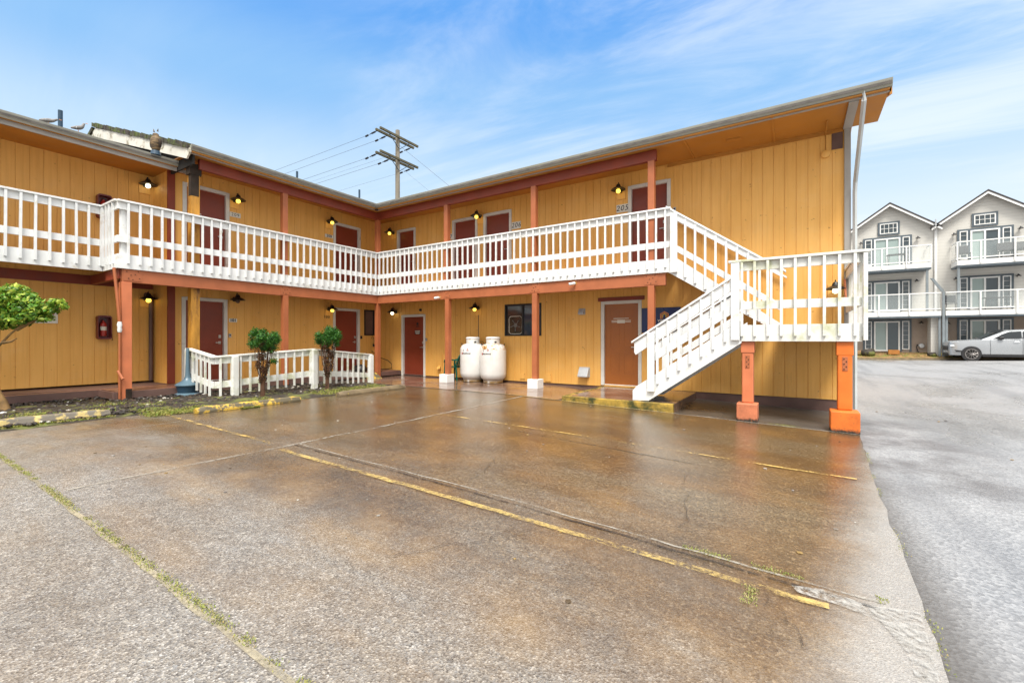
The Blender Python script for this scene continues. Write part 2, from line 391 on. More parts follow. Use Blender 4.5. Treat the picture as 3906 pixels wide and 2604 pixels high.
# ------------------------------------------------------------------ ground
def sheet(name, x0, x1, y0, y1, step, lift, mat, edge=None):
    nx = max(1, int(round((x1-x0)/step))); ny = max(1, int(round((y1-y0)/step)))
    mb = MB()
    for j in range(ny+1):
        for i in range(nx+1):
            x = x0+(x1-x0)*i/nx; y = y0+(y1-y0)*j/ny
            if edge: x, y = edge(x, y, i, j, nx, ny)
            mb.v.append((x, y, g(x, y)+lift))
    for j in range(ny):
        for i in range(nx):
            a = j*(nx+1)+i; mb.f.append([a, a+1, a+nx+2, a+nx+1])
    o = mb.build(name, mat, recalc=False); tag(o, kind='structure'); return o
# base sheet: fine near, coarse far, as one mesh with irregular spacing
def lines(fine0, fine1, st, far):
    a = []; x = fine0
    while x <= fine1+1e-6: a.append(x); x += st
    b = [fine0-k for k in (far, far*.5, far*.2, far*.07, far*.03)]; c = [fine1+k for k in (far*.03, far*.07, far*.2, far*.5, far)]
    return b+a+c
mb = MB(); X = lines(-14, 30, 1.0, 900); Y = lines(-20, 36, 1.0, 900)
for y in Y:
    for x in X: mb.v.append((x, y, g(x, y)-.006))
for j in range(len(Y)-1):
    for i in range(len(X)-1):
        a = j*len(X)+i; mb.f.append([a, a+1, a+len(X)+1, a+len(X)])
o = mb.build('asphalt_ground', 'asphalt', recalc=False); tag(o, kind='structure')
EDGE = [(-22,11.6),(-9.5,12.0),(-7.3,12.11),(-7.0,12.135),(-6.6,12.15),(-5.9,12.18),(-5.1,12.21),(-4.17,12.24),(-2.6,12.33),(-1.3,12.39)]
def slab_edge(y):
    for (y0, x0), (y1, x1) in zip(EDGE, EDGE[1:]):
        if y <= y1 or y1 == EDGE[-1][0]: return x0+(x1-x0)*max(0, min(1, (y-y0)/(y1-y0)))
def wob(x, y, i, j, nx, ny):
    if i == nx: x = slab_edge(y)+.022*mnoise.noise(Vector((0, y*2.7, 3)))+.018*mnoise.noise(Vector((0, y*11, 3)))
    return x, y
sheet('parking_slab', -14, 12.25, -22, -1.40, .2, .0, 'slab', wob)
o = sheet('walkway_slab', -.02, 7.3, -1.38, 1.2, .5, .006, 'walk')
# slabs joints & lines
def strip(name, pts, w, lift, mat, jitter=.0, kind='structure'):
    mb = MB(); n = len(pts); prev = None
    dense = []
    for a, b in zip(pts, pts[1:]):
        L = math.dist(a, b); k = max(1, int(L/.15))
        for q in range(k): dense.append((a[0]+(b[0]-a[0])*q/k, a[1]+(b[1]-a[1])*q/k))
    dense.append(pts[-1])
    for i, p in enumerate(dense):
        q = dense[min(i+1, len(dense)-1)]; r_ = dense[max(i-1, 0)]
        d = Vector((q[0]-r_[0], q[1]-r_[1])).normalized(); nn = Vector((-d.y, d.x))
        ww = w*(1+.5*jitter*(rnd.random()-.5)); jo = (rnd.random()-.5)*w*jitter
        for sgn in (-1, 1):
            x = p[0]+nn.x*(sgn*ww/2+jo); y = p[1]+nn.y*(sgn*ww/2+jo); mb.v.append((x, y, g(x, y)+lift))
        if i: mb.f.append([2*i-2, 2*i-1, 2*i+1, 2*i])
    o = mb.build(name, mat, recalc=False); tag(o, kind=kind); return o
L1, L2 = .004, .008
strip('expansion_joint', [(-10,-8.80),(12.0,-8.86)], .032, L1, 'jointsand', .5)
strip('expansion_joint', [(6.42,-8.75),(6.47,-7.0),(6.5,-5.5),(6.45,-1.42)], .05, L1, 'joint', .5)
strip('expansion_joint', [(3.78,-8.75),(3.66,-6.9)], .035, L1, 'joint', .5)
strip('expansion_joint', [(6.5,-6.74),(9.0,-6.70),(11.98,-6.76)], .022, L1, 'joint', .9)
strip('expansion_joint', [(8.2,-4.45),(10.6,-4.6)], .018, L1, 'jointdark', .9)
strip('dark_joint_line', [(6.5,-6.80),(9.0,-6.77),(11.95,-6.84)], .020, L2, 'jointdark', .9)
strip('walk_joint', [(0,-1.39),(12.4,-1.41)], .04, L1+.004, 'joint', .9)
strip('walk_joint', [(3.15,-1.36),(3.2,.9)], .02, .012, 'joint', .4)
strip('walk_joint', [(5.4,-1.36),(5.4,.9)], .02, .012, 'joint', .4)
strip('parking_line', [(6.58,-7.02),(9.0,-6.99),(11.72,-6.985)], .06, L2+.004, 'paintline', .35)
strip('parking_line', [(6.4,-4.24),(9.1,-4.16),(12.1,-4.16)], .045, L2+.004, 'paintfaint', .4)
strip('parking_line', [(4.7,-1.43),(9.3,-1.46)], .05, .016, 'paintline', .4)
strip('parking_line', [(1.9,-6.75),(6.3,-6.95)], .05, L2+.004, 'paintfaint', .5)
mb = MB(); pp = [(11.55,-6.86),(11.70,-6.80),(11.90,-6.84),(12.00,-6.80),(12.12,-6.76),(12.09,-7.2),(12.05,-7.6),(11.99,-7.62),(12.0,-7.2),(11.93,-6.97),(11.75,-6.93),(11.58,-6.92)]
mb.f.append([mb.pt((x, y, g(x, y)+L2+.002)) for x, y in pp[::-1]]); o = mb.build('mortar_patch', 'patch', recalc=False); tag(o, kind='structure')
def wiggle(p0, p1, n, amp, seed):
    r_ = random.Random(seed); out = []
    for i in range(n+1):
        t = i/n; out.append((p0[0]+(p1[0]-p0[0])*t+(r_.random()-.5)*amp, p0[1]+(p1[1]-p0[1])*t+(r_.random()-.5)*amp))
    return out
for p0, p1, sd in (((9.0,-6.65),(8.7,-5.5),1), ((10.9,-6.5),(10.6,-5.0),2), ((10.0,-7.1),(9.4,-8.0),3), ((11.35,-6.95),(11.6,-7.40),4), ((7.9,-4.4),(7.3,-2.2),5), ((13.0,1.4),(15.4,-.1),6)):
    strip('pavement_crack', wiggle(p0, p1, 14, .09, sd), .006 if sd != 6 else .03, L2+.006, 'crack', .5)

# ------------------------------------------------------------------ motel building
motel = empty('motel_building')
tag(motel, 'two storey L shaped motel with orange plank walls, white balcony rails and salmon posts', 'building')
GP = .2032
def siding(mb, u0, u1, z0, z1):
    pr = [(u0, 0)]
    k = math.ceil((u0+.012)/GP)
    while k*GP < u1-.012:
        x = k*GP; pr += [(x-.0065, 0), (x-.005, -.009), (x+.005, -.009), (x+.0065, 0)]; k += 1
    pr.append((u1, 0))
    for a, b in zip(pr, pr[1:]):
        mb.face([(a[0], a[1], z0), (b[0], b[1], z0), (b[0], b[1], z1), (a[0], a[1], z1)])
    mb.face([(u0,0,z0),(u1,0,z0),(u1,-.03,z0),(u0,-.03,z0)]); mb.face([(u0,0,z1),(u1,0,z1),(u1,-.03,z1),(u0,-.03,z1)])
def wall(name, T, u0, u1, z0, z1, ops, lab=None):
    mb = MB(T); us = sorted(set([u0, u1]+[a for o_ in ops for a in o_[:2] if u0 < a < u1]))
    for a, b in zip(us, us[1:]):
        mid = (a+b)/2; cuts = sorted([(o_[2], o_[3]) for o_ in ops if o_[0] < mid < o_[1]]); z = z0
        for c0, c1 in cuts:
            if c0 > z+1e-4: siding(mb, a, b, z, c0)
            z = max(z, c1)
        if z < z1: siding(mb, a, b, z, z1)
    o = mb.build(name, 'siding', motel, recalc=False)
    if lab: o['label'] = lab
    return o
opsR = [(.02,1.13,.0,2.10), (7.337,8.37,.08,2.23), (-.2,.68,2.95,5.07), (2.32,3.31,2.95,5.06), (3.56,4.56,2.95,5.07), (8.05,9.06,2.95,5.08), (4.33,5.56,1.36,2.28)]
opsL = [(-5.11,-4.10,.19,2.30), (-.91,.11,.19,2.28), (.31,.76,1.396,2.29), (-5.09,-4.05,2.95,5.11), (-.90,.14,2.95,5.07)]
wall('wall', FRr, -1.05, 12.38, .05, 5.43, opsR); wall('wall', FRl, -5.4, 1.05, .19, 5.43, opsL)
wall('wall', FRrec, -14, -5.4, .24, 5.30, []); wall('wall', FRside, -1.9, -1.05, .19, 5.43, [])
# foundation and hidden outer walls
mb = MB(); mb.box(-1.05, 12.36, 1.07, 1.3, -.5, .06); mb.box(-2.2, -1.08, -14, 1.3, -.3, .2)
mb.build('foundation', 'brownedge', motel)
mb = MB(); mb.box(12.30, 12.37, 1.09, 11.5, -.4, 5.5); mb.box(-1.0, 12.3, 11.4, 11.5, -.4, 5.5); mb.box(-11.5, -1.0, 11.4, 11.5, -.4, 5.5)
mb.box(-11.5, -11.4, -14, 11.4, -.4, 5.3); mb.box(-11.4, -1.92, -14.1, -14, -.4, 5.3)
mb.build('rear_wall', 'siding', motel)
mb = MB(); mb.box(-1.2, 12.2, 1.5, 1.6, 0, 5.3); mb.box(-1.9, -1.6, -5.3, 1.5, 0, 5.3); mb.build('inner_wall', 'dark', motel)
# corner boards
mb = MB(); mb.box(12.38, 12.485, 1.0, 1.3, -.25, 5.40); o = mb.build('corner_board', 'greytrim', motel, bevel=.006)
mb = MB(); mb.box(-1.05, -1.0, -5.42, -5.27, .2, 2.72); mb.box(-1.05, -1.0, -5.42, -5.27, 2.96, 5.3); mb.build('corner_board', 'redtrim', motel)
mb = MB(FRr); mb.box(7.25, 8.45, 0, .03, 2.232, 2.33); mb.build('header_board', 'redtrim', motel)
mb = MB(FRrec); mb.box(-14, -5.42, 0, .03, 2.49, 2.70); mb.build('header_board', 'redtrim', motel)
mb = MB(); mb.tube([(-1.84,-5.47,.24),(-1.84,-5.47,2.3)], .045, 10); mb.tube([(-1.84,-5.47,2.3),(-1.80,-5.6,2.36)], .045, 10); mb.build('downspout', 'brownedge', motel, smooth=True)

def door(T, u0, u1, z0, z1, slab_mat, handle='R', kind='flat', lever=True, rz_text=None):
    fw = .075
    d = MB(T).box(u0+fw, u1-fw, -.10, -.055, z0+.02, z1-fw).build('door', slab_mat, motel)
    fr = MB(T)
    fr.box(u0-.01, u0+fw, -.11, .022, z0, z1); fr.box(u1-fw, u1+.01, -.11, .022, z0, z1); fr.box(u0+fw, u1-fw, -.11, .022, z1-fw, z1+.008)
    fr.box(u0+fw, u1-fw, -.12, -.02, z0, z0+.025)
    fr.build('frame', 'frame', d, bevel=.004)
    hu = u1-fw-.075 if handle == 'R' else u0+fw+.075
    hd = MB(T); s = -1 if handle == 'R' else 1
    dz = z0+.98
    c = T(hu, 0, 0)
    hd.box(hu-.03, hu+.03, -.055, -.045, dz-.035, dz+.035); hd.box(hu-.012, hu+.012, -.045, -.01, dz-.012, dz+.012)
    hd.box(min(hu, hu+s*.11), max(hu, hu+s*.11), -.015, .0, dz-.012, dz+.012)
    hd.build('handle', 'chrome', d, bevel=.004)
    MB(T).box(hu-.028, hu+.028, -.055, -.03, dz+.12, dz+.20).build('deadbolt', 'chrome', d, bevel=.006)
    if kind == 'panel':
        pn = MB(T); w = (u1-u0-2*fw)
        for cu in (u0+fw+w*.30, u0+fw+w*.70):
            for a, b in ((.30,.82), (.98,1.62), (1.72,1.93)):
                for q in (0, 1):
                    hw = w*.13-.012*q; za = z0+a+.012*q; zb = z0+b-.012*q
                    if q == 0:
                        t = .008
                        pn.box(cu-hw, cu+hw, -.056, -.051, za, za+t); pn.box(cu-hw, cu+hw, -.056, -.051, zb-t, zb)
                        pn.box(cu-hw, cu-hw+t, -.056, -.051, za+t, zb-t); pn.box(cu+hw-t, cu+hw, -.056, -.051, za+t, zb-t)
        pn.build('panel_moulding', slab_mat, d, bevel=.002)
    return d
d1 = door(FRl, -5.11, -4.10, .19, 2.30, 'doorred'); d2 = door(FRl, -.91, .11, .19, 2.28, 'doorred')
d3 = door(FRl, -5.09, -4.05, 2.95, 5.11, 'doorred'); d4 = door(FRl, -.90, .14, 2.95, 5.07, 'doorred')
d5 = door(FRr, -.2, .68, 2.95, 5.07, 'doorred'); d6 = door(FRr, 2.32, 3.31, 2.95, 5.06, 'doorred', 'L')
d7 = door(FRr, 3.56, 4.56, 2.95, 5.07, 'doorred'); d8 = door(FRr, 8.05, 9.06, 2.95, 5.08, 'doorred')
d9 = door(FRr, .02, 1.13, .01, 2.10, 'doorred'); d9['label'] = 'plain red utility door with black notice'
d10 = door(FRr, 7.337, 8.37, .08, 2.23, 'doorbrown', 'R', 'panel'); d10['label'] = 'orange brown six panel door with white lines of lettering'
# little notices on the doors
def notice(T, par, u, z, w, h, mat='offwhite', d=-.052, name='notice'):
    return MB(T).box(u-w/2, u+w/2, d-.004, d, z-h/2, z+h/2).build(name, mat, par)
for T, par, u, z in ((FRr, d7, 4.12, 4.40), (FRr, d6, 2.80, 4.40), (FRl, d4, -.42, 4.32), (FRr, d5, .28, 4.17), (FRl, d3, -4.75, 4.42)):
    notice(T, par, u, z, .16, .018)
for z, w, q in ((1.78,.40,0), (1.725,.50,1), (1.69,.50,1)):
    mb = MB(FRr).box(7.84-w/2, 7.84+w/2, -.055, -.048, z, z+.016)
    mb.build('lettering_bar', 'offwhite', d10)
MB(FRr).box(7.84-.10, 7.84+.10, -.0545, -.046, 1.708, 1.752).build('lettering_bar', 'offwhite', d10)
MB(FRr).box(7.84-.10, 7.84+.10, -.0545, -.046, 1.668, 1.700).build('lettering_bar', 'offwhite', d10)
notice(FRr, d9, .72, 1.50, .26, .14, 'ink', -.050)
for z, w in ((1.545,.24), (1.52,.20), (1.475,.20), (1.455,.16)): notice(FRr, d9, .72, z, w, .014, 'offwhite', -.047)
MB(FRr).lathe((.72, -.052, 1.79), [(.0,0),(.05,0),(.05,.004),(0,.004)], 20, 'y').build('notice', 'ink', d9)
notice(FRr, d9, .72, 1.70, .15, .03, 'ink', -.050)

# windows
def window(T, u0, u1, z0, z1, split, fmat='black'):
    w = MB(T); t = .045
    w.box(u0, u0+t, -.06, .02, z0, z1); w.box(u1-t, u1, -.06, .02, z0, z1); w.box(u0+t, u1-t, -.06, .02, z0, z0+t); w.box(u0+t, u1-t, -.06, .02, z1-t, z1)
    if split: w.box((u0+u1)/2-.03, (u0+u1)/2+.03, -.05, .01, z0+t, z1-t)
    return w.build('window', fmat, motel, bevel=.003)
w1 = window(FRr, 4.33, 5.56, 1.36, 2.28, True); w1['label'] = 'black sliding window with a box fan behind the left pane'
MB(FRr).box(4.375, 4.915, -.04, -.035, 1.405, 2.235).build('pane', 'clearglass', w1)
MB(FRr).box(4.975, 5.515, -.03, -.025, 1.405, 2.235).build('pane', 'blueglass', w1)
w2 = window(FRl, .31, .76, 1.396, 2.29, False); w2['label'] = 'small dark boarded window near the inner corner'
MB(FRl).box(.355, .715, -.04, -.03, 1.44, 2.245).build('pane', 'brownedge', w2)
# box fan behind the pane
fan = empty('box_fan', FRr(4.66, 0, 1.42)); tag(fan, 'pale square box fan standing behind the left window pane', 'fan')
fo = fan.location
mb = MB(FRr); 
def rrect(u0, u1, z0, z1, r, n=5):
    out = []
    for cu, cz, a0 in ((u1-r, z0+r, -90), (u1-r, z1-r, 0), (u0+r, z1-r, 90), (u0+r, z0+r, 180)):
        for k in range(n+1):
            a = R(a0+90*k/n); out.append((cu+r*math.cos(a), cz+r*math.sin(a)))
    return out
pts = rrect(4.46, 4.90, 1.42, 1.93, .08); mb.tube([(p[0], -.032, p[1]) for p in pts+[pts[0]]], .010, 6, False); mb.build('fan_frame', 'offwhite', fan, fo)
mb = MB(FRr); mb.lathe((4.68, -.034, 1.67), [(0,0),(.06,0),(.06,.006),(0,.006)], 16, 'y')
for k in range(5):
    a = R(72*k+30); mb.tube([(4.68+.03*math.cos(a), -.03, 1.67+.03*math.sin(a)), (4.68+.18*math.cos(a+.4), -.03, 1.67+.18*math.sin(a+.4))], [.006,.018], 6)
mb.build('fan_blades', 'mulchwood2', fan, fo)

# decks, beams and posts of the balcony
mb = MB(); mb.box(0, 9.25, .0, WY, 2.86, 2.95); mb.box(WX, -.001, -6.6, WY, 2.86, 2.95); mb.box(WXR, WX-.001, -6.6, -5.4, 2.86, 2.95)
mb.box(WXR, -.85, -14, -6.602, 2.86, 2.95); mb.build('balcony_deck', 'salmon', motel)
mb = MB()
for k in range(1, 12): mb.box(k*.8-.02, k*.8+.02, .1, WY-.03, 2.71, 2.858)
for k in range(0, 8): mb.box(WX+.03, -.1, -.4-k*.8-.02, -.4-k*.8+.02, 2.71, 2.858)
mb.build('deck_joists', 'salmon', motel)
mb = MB(); mb.box(-.0, 9.2, -.0, .10, 2.43, 2.70); o = mb.build('beam', 'salmon', motel, bevel=.006)
mb = MB(); mb.box(-.10, .0, -6.55, .10, 2.43, 2.70); mb.build('beam', 'salmon', motel, bevel=.006)
mb = MB(); mb.box(WXR+.02, -.1, -6.58, -6.48, 2.50, 2.70); mb.build('beam', 'redtrim', motel, bevel=.006)
mb = MB(); mb.box(-.02, 9.0, .0, .10, 5.19, 5.42); mb.build('eave_beam', 'redtrim', motel)  # salmon beam in dark red, its eave shade put into the colour
mb = MB(); mb.box(-.12, -.02, -5.15, .10, 5.19, 5.42); mb.build('eave_beam', 'redtrim', motel)  # left wing beam, shade under the eave likewise put into its colour
pw = .07
def post(x, y, z0, z1, mat='salmon', w=pw, lab=None):
    o = MB().box(x-w, x+w, y-w, y+w, z0, z1).build('post', mat, motel, bevel=.006)
    if lab: o['label'] = lab
    return o
def plate(x, y, face):
    mb = MB()
    if face == 'R': mb.box(x-.15, x+.15, y-.008, y, 2.46, 2.69)
    else: mb.box(x, x+.008, y-.15, y+.15, 2.46, 2.69)
    pl = mb.build('bolt_plate', 'salmon', motel, bevel=.003)
    hb = MB()
    for a, b in ((-.10,.19), (.09,.2), (-.03,.12), (.04,.14), (-.07,.05), (.11,.06), (.0,.03)):
        if face == 'R': hb.box(x+a-.008, x+a+.008, y-.016, y-.0082, 2.46+b-.008, 2.46+b+.008)
        else: hb.box(x+.0082, x+.016, y+a-.008, y+a+.008, 2.46+b-.008, 2.46+b+.008)
    hb.build('bolts', 'rotwood', pl)
for x in (3.0, 5.94):
    b0 = g(x, 0); post(x, .05, b0+.24, 2.43); MB().box(x-.15-.05*(x < 4), x+.15-.05*(x < 4), -.12, .20, b0, b0+.24).build('footing_block', 'whiteblock', motel, bevel=.008)
post(8.89, .05, .05, 2.43); post(-.05, .05, .0, 2.43); post(-.05, -3.11, .0, 2.43)
for x in (2.95, 5.90, 8.89): post(x, .06, 2.95, 5.19)
post(-.07, .07, 2.95, 5.19); post(-.08, -3.11, 2.95, 5.19)
post(-.07, -6.48, .02, 2.43, 'salmonlight', .085, 'pale salmon corner post with rot at its foot')
MB().box(.012, .026, -6.50, -6.40, .02, .24).build('rot_patch', 'rotwood', motel)
post(-.19, -5.2, .19, 5.30, 'rawwood', .09, 'bare yellow wood post running up both storeys')
MB().box(-.29, -.085, -5.32, -5.08, 5.05, 5.30).build('post_cap', 'rotwood', motel)
MB().box(-.225, -.096, -5.296, -5.13, 4.56, 5.049).build('charred_patch', 'rotwood', motel)
for x in (3.0, 5.94, 8.89): plate(x, 0, 'R')
plate(0, -3.11, 'L'); plate(0, -6.38, 'L')

# railings ------------------------------------------------------------
def railing(T, u0, u1, zt, posts=(), mat='white', name='balcony_railing', sp=.1925, par=motel, first=None, off=(0,0,0), fascia=True, ubal=None):
    r = MB(T)
    r.box(u0, u1, -.06, .085, zt-.04, zt)                  # cap
    o = r.build(name, mat, par, off, bevel=.005)
    MB(T).box(u0, u1, 0, .035, zt-.19, zt-.041).build('rail_board', mat, o, off, bevel=.003)
    MB(T).box(u0, u1, 0, .035, zt-.86, zt-.72).build('rail_board', mat, o, off, bevel=.003)
    MB(T).box(u0, u1, 0, .038, zt-1.39, zt-1.10).build('fascia_board', mat, o, off, bevel=.003)
    us = ubal or [(first or u0+.09)+k*sp for k in range(int((u1-u0-.1)/sp)+1) if (first or u0+.09)+k*sp < u1-.03]
    me = None
    for u in us:
        b = MB(T)
        j = .014*(rnd.random()-.5); j2 = .010*(rnd.random()-.5); q_ = .002*rnd.random()
        b.box(u-.019+j, u+.019+j, .039, .076+q_, zt-1.30+.016*rnd.random(), zt-.045)
        b.v = [v if i < 4 else tuple(T(u+j2+(-.019 if i in (4, 7) else .019), (.039 if i in (4, 5) else .076+q_), zt-.045)) for i, v in enumerate(b.v)]
        bo = b.build('baluster', [mat, 'shaded_endgrain'], o, off); bo.data.polygons[0].material_index = 1
    return o
TR = lambda u, d, z: (u, -d, z)
TL = lambda u, d, z: (d, u, z)
TLR = lambda u, d, z: (-.85+d, u, z)
TE = lambda u, d, z: (u, -6.6-d, z)
rr = railing(TR, .04, 9.32, 4.09, first=.16); rr['label'] = 'white balcony railing of the right wing'
rl = railing(TL, -6.64, -.04, 4.09, first=-6.47); rl['label'] = 'white balcony railing of the left wing'
r3 = railing(TLR, -13.5, -6.64, 4.09, first=-13.4, ubal=[-6.67-.1925*k for k in range(36)]); r3['label'] = 'set back stretch of railing at the far left'
r4 = railing(TE, -.80, .03, 4.09, ubal=[-.73,-.54,-.35,-.16]); r4['label'] = 'short return of railing facing the street'
mb = MB()
for x, y in ((.0-.06, -6.52),): mb.box(x-.05, x+.05, y-.05, y+.05, 2.96, 4.04)
mb.build('newel_post', 'white', motel, bevel=.005)
mb = MB(); mb.box(-.05, .0, -.02, .03, 2.70, 3.3); mb.build('rail_corner_block', 'rawwood', motel)

# soffits, gutters and roofs ------------------------------------------
mb = MB(); ov = .30
mb.box(-.02, 12.9, -ov+.05, WY+.02, 5.43, 5.46); mb.box(WX-.02, -.021, -5.42, WY+.02, 5.43, 5.46)
mb.box(-.021, ov-.05, -5.42, -ov+.049, 5.43, 5.46)
mb.build('soffit', 'soffit', motel)
mb = MB()
for x in (9.6, 11.2): mb.box(x-.02, x+.02, -.24, WY-.01, 5.415, 5.43)
mb.box(9.0, 12.38, WY-.03, WY-.001, 5.36, 5.43); mb.box(10.35, 10.62, .35, .47, 5.40, 5.43)
mb.build('soffit_batten', 'soffit', motel)
mb = MB(); mb.box(WXR-.02, -.60, -14, -4.95, 5.29, 5.32); mb.build('soffit', 'soffit', motel)
def gutter(T, u0, u1, z, o0):
    mb = MB(T)
    prof = [(0,-.125),(.065,-.125),(.075,-.10),(.09,-.075),(.105,-.025),(.11,0),(.10,.004),(.09,-.015),(.02,-.025),(0,-.015)]
    A = [mb.pt((u0, o0+p[0], z+p[1])) for p in prof]; B = [mb.pt((u1, o0+p[0], z+p[1])) for p in prof]
    mb.f.append(A); mb.f.append(B[::-1])
    n = len(prof)
    for k in range(n): mb.f.append([A[k], A[(k+1) % n], B[(k+1) % n], B[k]])
    return mb
gutter(TR, .28, 12.93, 5.59, .20).build('gutter', 'gutter', motel)
gutter(TL, -5.44, -.18, 5.59, .20).build('gutter', 'gutter', motel)
gutter(lambda u, d, z: (-.66+d, u, z), -14, -5.0, 5.42, 0).build('gutter', 'gutter', motel)
mb = MB(); mb.box(.2, 12.92, -.20, -.17, 5.405, 5.55); mb.box(.17, .20, -5.44, -.17, 5.405, 5.55); mb.box(-.69, -.66, -14, -5.0, 5.20, 5.40)
mb.build('fascia_board', 'greytrim', motel)
#
#
mb = MB(); mb.box(.235, .31, -.31, -.235, 5.38, 5.43); mb.build('gutter_drop', 'black', motel)
def roofz(t): return 5.56+t/3.0
T_ = .06
mb = MB()
def slope(pts):
    top = [mb.pt(p) for p in pts]; bot = [mb.pt((p[0], p[1], p[2]-T_)) for p in pts]
    mb.f.append(top); mb.f.append(bot[::-1])
    for k in range(len(pts)): mb.f.append([top[k], top[(k+1) % len(pts)], bot[(k+1) % len(pts)], bot[k]])
rz = roofz(6.3)
slope([(.3,-5.42,5.56), (.3,-.3,5.56), (-6,6,rz), (-6,-5.42,rz)])
slope([(.3,-.3,5.56), (12.92,-.3,5.56), (12.92,6,rz), (-6,6,rz)])
slope([(-6,-5.42,rz), (-6,6,rz), (-12.3,12.3,5.46), (-12.3,-5.42,5.46)])
slope([(-6,6,rz), (12.92,6,rz), (12.92,12.3,5.46), (-12.3,12.3,5.46)])
mb.build('roof', 'roofing', motel)
mb = MB(); rz2 = 5.40+5.45/3
def quadslab(pts):
    top = [mb.pt(p) for p in pts]; bot = [mb.pt((p[0], p[1], p[2]-T_)) for p in pts]
    mb.f.append(top); mb.f.append(bot[::-1])
    for k in range(len(pts)): mb.f.append([top[k], top[(k+1) % len(pts)], bot[(k+1) % len(pts)], bot[k]])
quadslab([(-.56,-14,5.40), (-.56,-4.95,5.40), (-6,-4.95,rz2), (-6,-14,rz2)]); quadslab([(-6,-14,rz2), (-6,-4.95,rz2), (-12,-4.95,5.22), (-12,-14,5.22)])
o = mb.build('roof', 'roofing', motel); o['label'] = 'lower roof over the set back left part'
# gable infill under raised rake of the main roof and rake boards
mb = MB(); mb.extr([(.17,-5.36,5.2), (.17,-5.36,5.50), (-6,-5.36,rz-.07), (-12.1,-5.36,5.42), (-12.1,-5.36,5.2)], (0,.04,0)); mb.build('gable_wall', 'dark', motel)
mb = MB(); s3 = 1/3
mb.extr([(.26,-5.46,5.50), (.26,-5.46,5.42), (.10,-5.46,5.30), (-6,-5.46,rz-.38), (-6,-5.46,rz-.10), (-.0,-5.46,5.58)], (0,.035,0))
mb.extr([(-6,-5.46,rz-.10), (-6,-5.46,rz-.38), (-12.2,-5.46,5.14), (-12.2,-5.46,5.42)], (0,.035,0))
mb.build('barge_board', 'barge', motel)
mb = MB(); x = .22
while x > -6.1:
    z = roofz(.3-x); h = .10+.03*rnd.random(); w = .17+.04*rnd.random(); xa, xb = x-w, x
    j = .02*rnd.random()
    mb.extr([(xb,-5.50+j,z-.09), (xb,-5.50+j,z-.09+h), (xa,-5.50+j,z-.09+h+w/3+.012), (xa,-5.50+j,z-.09+w/3)], (0,.34,0)); x -= w+.012
while x > -12:
    z = rz-(-6-x)/3; w = .19; mb.extr([(x,-5.50,z-.09), (x,-5.50,z+.03), (x-w,-5.50,z+.03-w/3), (x-w,-5.50,z-.09-w/3)], (0,.34,0)); x -= w+.012
o = mb.build('shingle_edge', 'shingle', motel)
# right gable end overhang
mb = MB(); mb.extr([(12.90,-.20,5.36), (12.90,-.20,5.52), (12.90,6,rz-.07), (12.90,12.2,5.4), (12.90,12.2,5.2), (12.90,6,rz-.27)], (.035,0,0)); mb.build('barge_board', 'soffit', motel)
mb = MB(); mb.extr([(12.40,1.06,5.36), (12.40,1.3,5.5), (12.40,6,rz-.09), (12.40,11.5,5.6), (12.40,11.5,5.36)], (-.04,0,0)); mb.build('gable_wall', 'siding', motel)
mb = MB(); mb.box(12.36, 12.50, -.16, .999, 5.385, 5.428); mb.build('soffit_batten', 'greytrim', motel)
mb = MB(); mb.box(12.18, 12.36, WY-.02, WY-.002, 5.04, 5.36); mb.build('patch_board', 'brownedge', motel)
# downspout at the right corner: offset elbow then straight
mb = MB(); mb.tube([(12.56,-.25,5.50), (12.56,-.23,5.34), (12.545,.92,4.30), (12.54,.94,4.1), (12.54,.94,-.1)], .037, 4); mb.build('downspout', 'palepipe', motel)
# left gutter outlet pipe
mb = MB(); mb.tube([(-.60,-8.25,5.40), (-.60,-8.25,5.20), (-.95,-8.3,4.98)], .06, 10); mb.build('downspout', 'gutter', motel, smooth=True)
# ground level boardwalk (raised timber walkway)
mb = MB(); mb.box(WX, -.01, -6.62, 1.02, .13, .19); mb.box(WXR, -.86, -14, -6.622, .13, .19); mb.box(WXR, WX-.002, -6.62, -5.42, .13, .19)
mb.build('boardwalk', 'deckwood', motel)
mb = MB(); mb.box(-.04, .0, -6.66, -.2, .04, .186); mb.box(-.89, -.85, -14, -6.66, .04, .186); mb.box(-.89, .0, -6.70, -6.662, .04, .186); mb.box(-.04, .0, .15, 1.02, .04, .186)
mb.build('boardwalk_edge', 'brownedge', motel, bevel=.004)
mb = MB(); mb.box(-1.0, -.2, -6.5, .9, -.1, .12); mb.box(-1.8, -1.0, -13.9, -6.5, -.1, .12); mb.build('boardwalk_base', 'dark', motel)
# pipes running beside the corner post
mb = MB(); mb.tube([(.0,-6.68,2.70), (.02,-6.64,2.2), (.03,-6.60,1.60)], .028, 8); mb.tube([(.03,-6.60,1.42), (.03,-6.60,.02)], .022, 8); mb.tube([(.03,-6.63,.62), (.14,-6.58,.45)], [.022,.028], 8)
pc = mb.build('drain_pipe', 'salmon', motel, smooth=True)
MB().lathe((.03,-6.60,1.40), [(.0,0),(.03,.0),(.042,.05),(.034,.1),(.045,.15),(.03,.21),(.0,.22)], 12).build('pipe_joint', 'white', pc, smooth=True)

# ------------------------------------------------------------------ staircase
st = empty('outside_staircase', (10.7, -.6, 0))
tag(st, 'white outside staircase with a landing, turning down to the yellow edged step', 'staircase')
so = Vector(st.location)
def sb(mb, name, mat, bevel=.005, par=None): return mb.build(name, mat, par or st, so, bevel=bevel)
